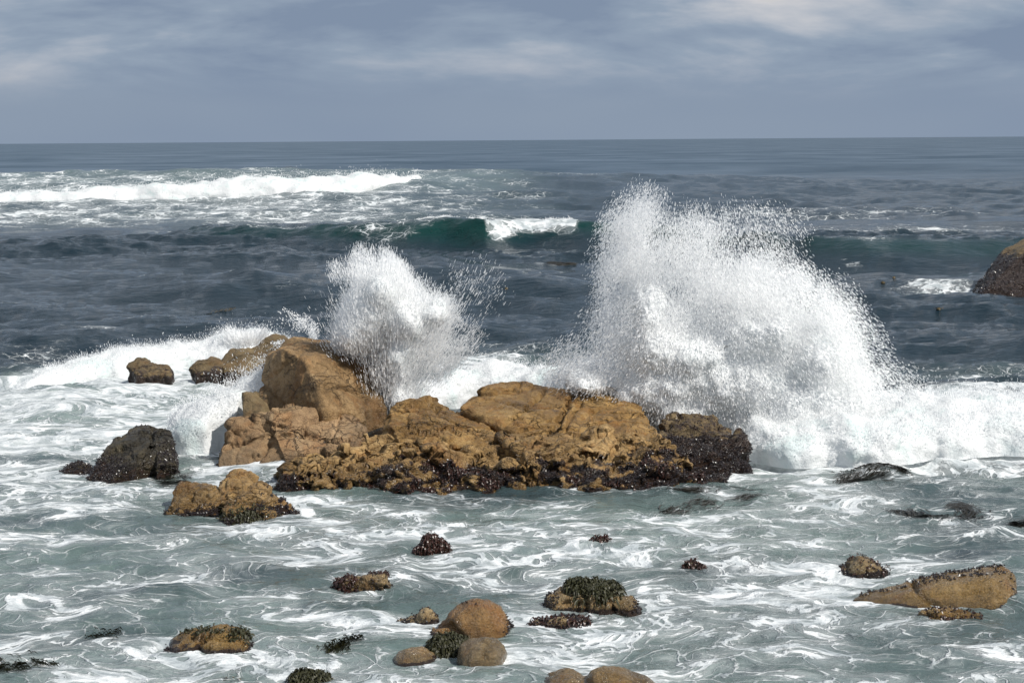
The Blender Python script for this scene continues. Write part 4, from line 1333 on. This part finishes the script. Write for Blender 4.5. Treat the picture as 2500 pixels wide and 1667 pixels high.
def kelp(name, label, paths, count, spread, mat, seed, wid=.0075, ln=(.08, .34), rise=.03, cat='kelp', group=None):
    """strands of weed lying on the water along the paths (photo pixels)"""
    r = np.random.default_rng(seed)
    C, D = [], []
    for path, share in paths:
        p = np.array([G(a, b) for a, b in path])
        seg = np.concatenate([[0], np.cumsum(np.linalg.norm(np.diff(p, axis=0), axis=1))])
        n = int(count * share)
        t_ = r.random(n * 4) * seg[-1]
        t_ = t_[r.random(n * 4) < np.clip(.35 + 1.3 * fbm(np.stack([t_ * 1.6, t_ * 0 + seed, t_ * 0], 1), 3, .6), .04, 1)][:n]
        n = len(t_)
        c = np.stack([np.interp(t_, seg, p[:, k]) for k in range(3)], 1)
        e = np.stack([np.interp(np.minimum(t_ + .1, seg[-1]), seg, p[:, k]) - np.interp(np.maximum(t_ - .1, 0), seg, p[:, k]) for k in range(3)], 1)
        e /= np.linalg.norm(e, axis=1)[:, None] + 1e-9
        edge = np.sin(np.pi * np.clip(t_ / seg[-1], .04, .96)) ** .5
        s = r.normal(0, 1, n) * spread * 1.7 * edge * np.interp(t_ * 9 % 1, [0, .5, 1], [.5, 1.3, .5])
        c[:, 0] += -e[:, 1] * s
        c[:, 1] += e[:, 0] * s * 1.6
        C.append(c)
        D.append(e)
    c, e = np.concatenate(C), np.concatenate(D)
    n = len(c)
    an = r.normal(0, .28, n)
    e = np.stack([e[:, 0] * np.cos(an) - e[:, 1] * np.sin(an), e[:, 0] * np.sin(an) + e[:, 1] * np.cos(an), e[:, 2] * 0], 1)
    side = np.stack([-e[:, 1], e[:, 0], e[:, 0] * 0], 1)
    L = r.uniform(ln[0], ln[1], n)[:, None]
    wd = wid * r.uniform(.5, 1.6, n)[:, None]
    bend = r.normal(0, .12, n)[:, None] * L
    pts = []
    for k, f in enumerate((-.5, -.17, .17, .5)):
        q = c + e * L * f + side * bend * (1 - (2 * f) ** 2)
        w_ = wd * (1 - .6 * abs(2 * f) ** 2)
        pts += [q - side * w_, q + side * w_]
    pts = np.stack(pts, 1)
    flat = pts.reshape(-1, 3)
    z = sea_z(flat[:, 0], flat[:, 1]).reshape(n, 8)
    hump = np.array([0, 0, 1, .7, 1, .7, 0, 0])
    pts[:, :, 2] = z + .012 + (r.random(n) * rise)[:, None] * hump[None]
    fq = np.array([[0, 1, 3, 2], [2, 3, 5, 4], [4, 5, 7, 6]])
    fa = (fq[None] + (np.arange(n) * 8)[:, None, None]).reshape(-1, 4)
    me = mesh_np('kelp', pts.reshape(-1, 3), fa)
    c0 = pts.reshape(-1, 3).mean(0)
    root = empty(name, tuple(c0), label, cat, group)
    child_of(link('fronds', me, mat, kind='stuff'), root)
    return root


kelp('kelp_mat', 'black mat of kelp riding a swell just below the white bore', [([(2050, 1182), (2100, 1160), (2170, 1150), (2220, 1158)], .6), ([(2080, 1180), (2150, 1172), (2215, 1166)], .4)], 1000, .13, M_KELP, 301)
kelp('kelp_mat', 'curling black kelp raft with a hooked right end, right of centre', [([(2178, 1250), (2205, 1246), (2230, 1256), (2300, 1266)], .5), ([(2300, 1266), (2350, 1268), (2375, 1250), (2340, 1238), (2310, 1242)], .5)], 360, .085, M_KELP, 302, wid=.012)
kelp('kelp_mat', 'longer lower streak of black kelp in foam right of the outcrop', [([(1615, 1250), (1690, 1236), (1770, 1226), (1860, 1216)], 1)], 190, .085, M_KELP, 303, wid=.012, rise=.02)
kelp('kelp_mat', 'thin upper streak of black kelp in foam right of the outcrop', [([(1640, 1210), (1720, 1206), (1790, 1200), (1860, 1206)], 1)], 120, .06, M_KELP, 304, wid=.012, rise=.02)
kelp('kelp_mat', 'scrap of black kelp at the right edge of the picture', [([(2468, 1282), (2520, 1278)], 1)], 240, .07, M_KELP, 305)
kelp('kelp_mat', 'olive seaweed trailing on the water in the lower left corner', [([(-20, 1642), (60, 1630), (140, 1616)], 1)], 420, .09, M_WEED, 306, ln=(.04, .15), rise=.06)
kelp('kelp_mat', 'dark seaweed barely awash, left of the broad weedy rock', [([(200, 1556), (250, 1552), (295, 1546)], 1)], 110, .07, M_WEED, 307, ln=(.03, .12), rise=.06)
kelp('kelp_mat', 'small patch of green weed between the broad weedy rock and the boulders', [([(802, 1590), (830, 1578), (845, 1574)], .7), ([(840, 1566), (882, 1561)], .3)], 260, .06, M_WEED, 308, ln=(.03, .13), rise=.07)
kelp('kelp_mat', 'small scrap of brown weed at the bottom edge, left of centre', [([(545, 1654), (590, 1652)], 1)], 70, .04, M_BULB, 309, ln=(.03, .1))
kelp('kelp_mat', 'faint dark kelp streaks beside the foot of the dark slanted rock', [([(360, 1172), (420, 1166), (470, 1172)], .5), ([(380, 1185), (450, 1180)], .5)], 300, .12, M_KELP, 310, wid=.01)
kelp('kelp_mat', 'thread of kelp on dark water below the white wave lip', [([(1340, 638), (1400, 637)], 1)], 120, .10, M_KELP, 311, wid=.04, ln=(.3, .8))
kelp('kelp_mat', 'brown kelp line drifting left of the tall splash on open water', [([(505, 745), (540, 742), (575, 740)], 1)], 45, .10, M_BULB, 312, wid=.014, ln=(.12, .4), rise=.01)

BITS = [(62, 664, 14, 'brown kelp clump floating alone at the far left of the open water'), (480, 667, 9, 'small kelp clump afloat, left of the two on open water above the rocks'),
        (642, 672, 9, 'small kelp clump afloat nearest the smaller splash on its left'), (1236, 721, 10, 'nearest of three kelp tips between the two splashes'),
        (1294, 676, 9, 'farthest of three kelp tips between the two splashes'), (1264, 693, 8, 'middle one of three kelp tips between the two splashes'),
        (2292, 764, 14, 'upright brown kelp tip right of the big splash'), (2155, 694, 12, 'brown kelp clump afloat next to the big splash'),
        (2388, 752, 16, 'low kelp clump afloat below the dark rock at the right edge'), (2182, 690, 10, 'faint kelp clump beside white wash of the right edge rock')]
for i, (bx, by, wpx, lab) in enumerate(BITS):
    g = G(bx, by)
    sc = wpx * g[1] / F_PX
    r = np.random.default_rng(400 + i)
    z0 = float(sea_z([g[0]], [g[1]])[0])
    root = empty('floating_kelp', (g[0], g[1], z0), lab, 'kelp', 'kelp clumps adrift on open water')
    th = np.linspace(0, 2 * math.pi, 9)[:-1]
    prof = [(-.12, .9), (.05, 1.0), (.22, .7), (.36, .32), (.46, .06)]
    vs = np.array([[sc * .42 * rr_ * math.cos(a) * (1 + .2 * math.sin(3 * a + i)), sc * .55 * rr_ * math.sin(a), sc * .8 * zz_ + .05 * sc * math.cos(2 * a)] for zz_, rr_ in prof for a in th])
    vs += r.normal(0, .04 * sc, vs.shape)
    fa = [[k * 8 + a, k * 8 + (a + 1) % 8, (k + 1) * 8 + (a + 1) % 8, (k + 1) * 8 + a] for k in range(4) for a in range(8)]
    o = link('bulb', mesh_np('bulb', vs, np.array(fa)), M_BULB, parent=root)
    nb = 10
    c = r.normal(0, .5 * sc, (nb, 3)) * [1, 1.4, 0]
    e = r.normal(0, 1, (nb, 3)) * [1, .6, .12]
    e /= np.linalg.norm(e, axis=1)[:, None]
    sd_ = np.cross(e, [0, 0, 1.0])
    Lb = sc * r.uniform(.3, .9, (nb, 1))
    q = np.stack([c - e * Lb * .5, c + sd_ * sc * .08 + [0, 0, sc * .16], c + e * Lb * .5, c - sd_ * sc * .08 + [0, 0, sc * .10]], 1) + [0, 0, .03]
    fb = (np.array([[0, 1, 2, 3]])[None] + (np.arange(nb) * 4)[:, None, None]).reshape(-1, 4)
    link('blade', mesh_np('blade', q.reshape(-1, 3), fb), M_BULB, parent=root, kind='stuff')

# weed-covered stones and mounds
for lab, out, yb, th_, mt, nw, sd_ in [
        ('reddish weedy rock top just breaking the dark water at left', [(316, 803), (322, 794), (337, 791), (352, 795), (357, 803)], 804, .5, M_REDWEED, 500, 70),
        ('shaggy olive weed mound filling the space between the front boulders', [(1035, 1596), (1050, 1568), (1080, 1552), (1110, 1556), (1140, 1570), (1140, 1598)], 1600, .26, M_WEED, 1700, 71),
        ('dark weed mound at the bottom edge left of centre', [(700, 1672), (715, 1654), (745, 1645), (785, 1650), (815, 1660), (820, 1674)], 1676, .30, M_WEED, 1500, 72)]:
    o, v, nv, wt = make_rock('rock', lab, [lens(out, yb, th_, 2.3)], M_DARK if sd_ != 70 else M_BULB, voxel=.022 if sd_ > 70 else .05, smooth_it=4, amp=(.04, 2.0), fine=.015, wet=(.3, .2), wetn=.05, seed=sd_)
    k = 1 if sd_ > 70 else 2.2
    weed(o, v, nv, front(nv) * (v[:, 2] > 0), nw, .11 * k, .010 * k, mt, sd_)
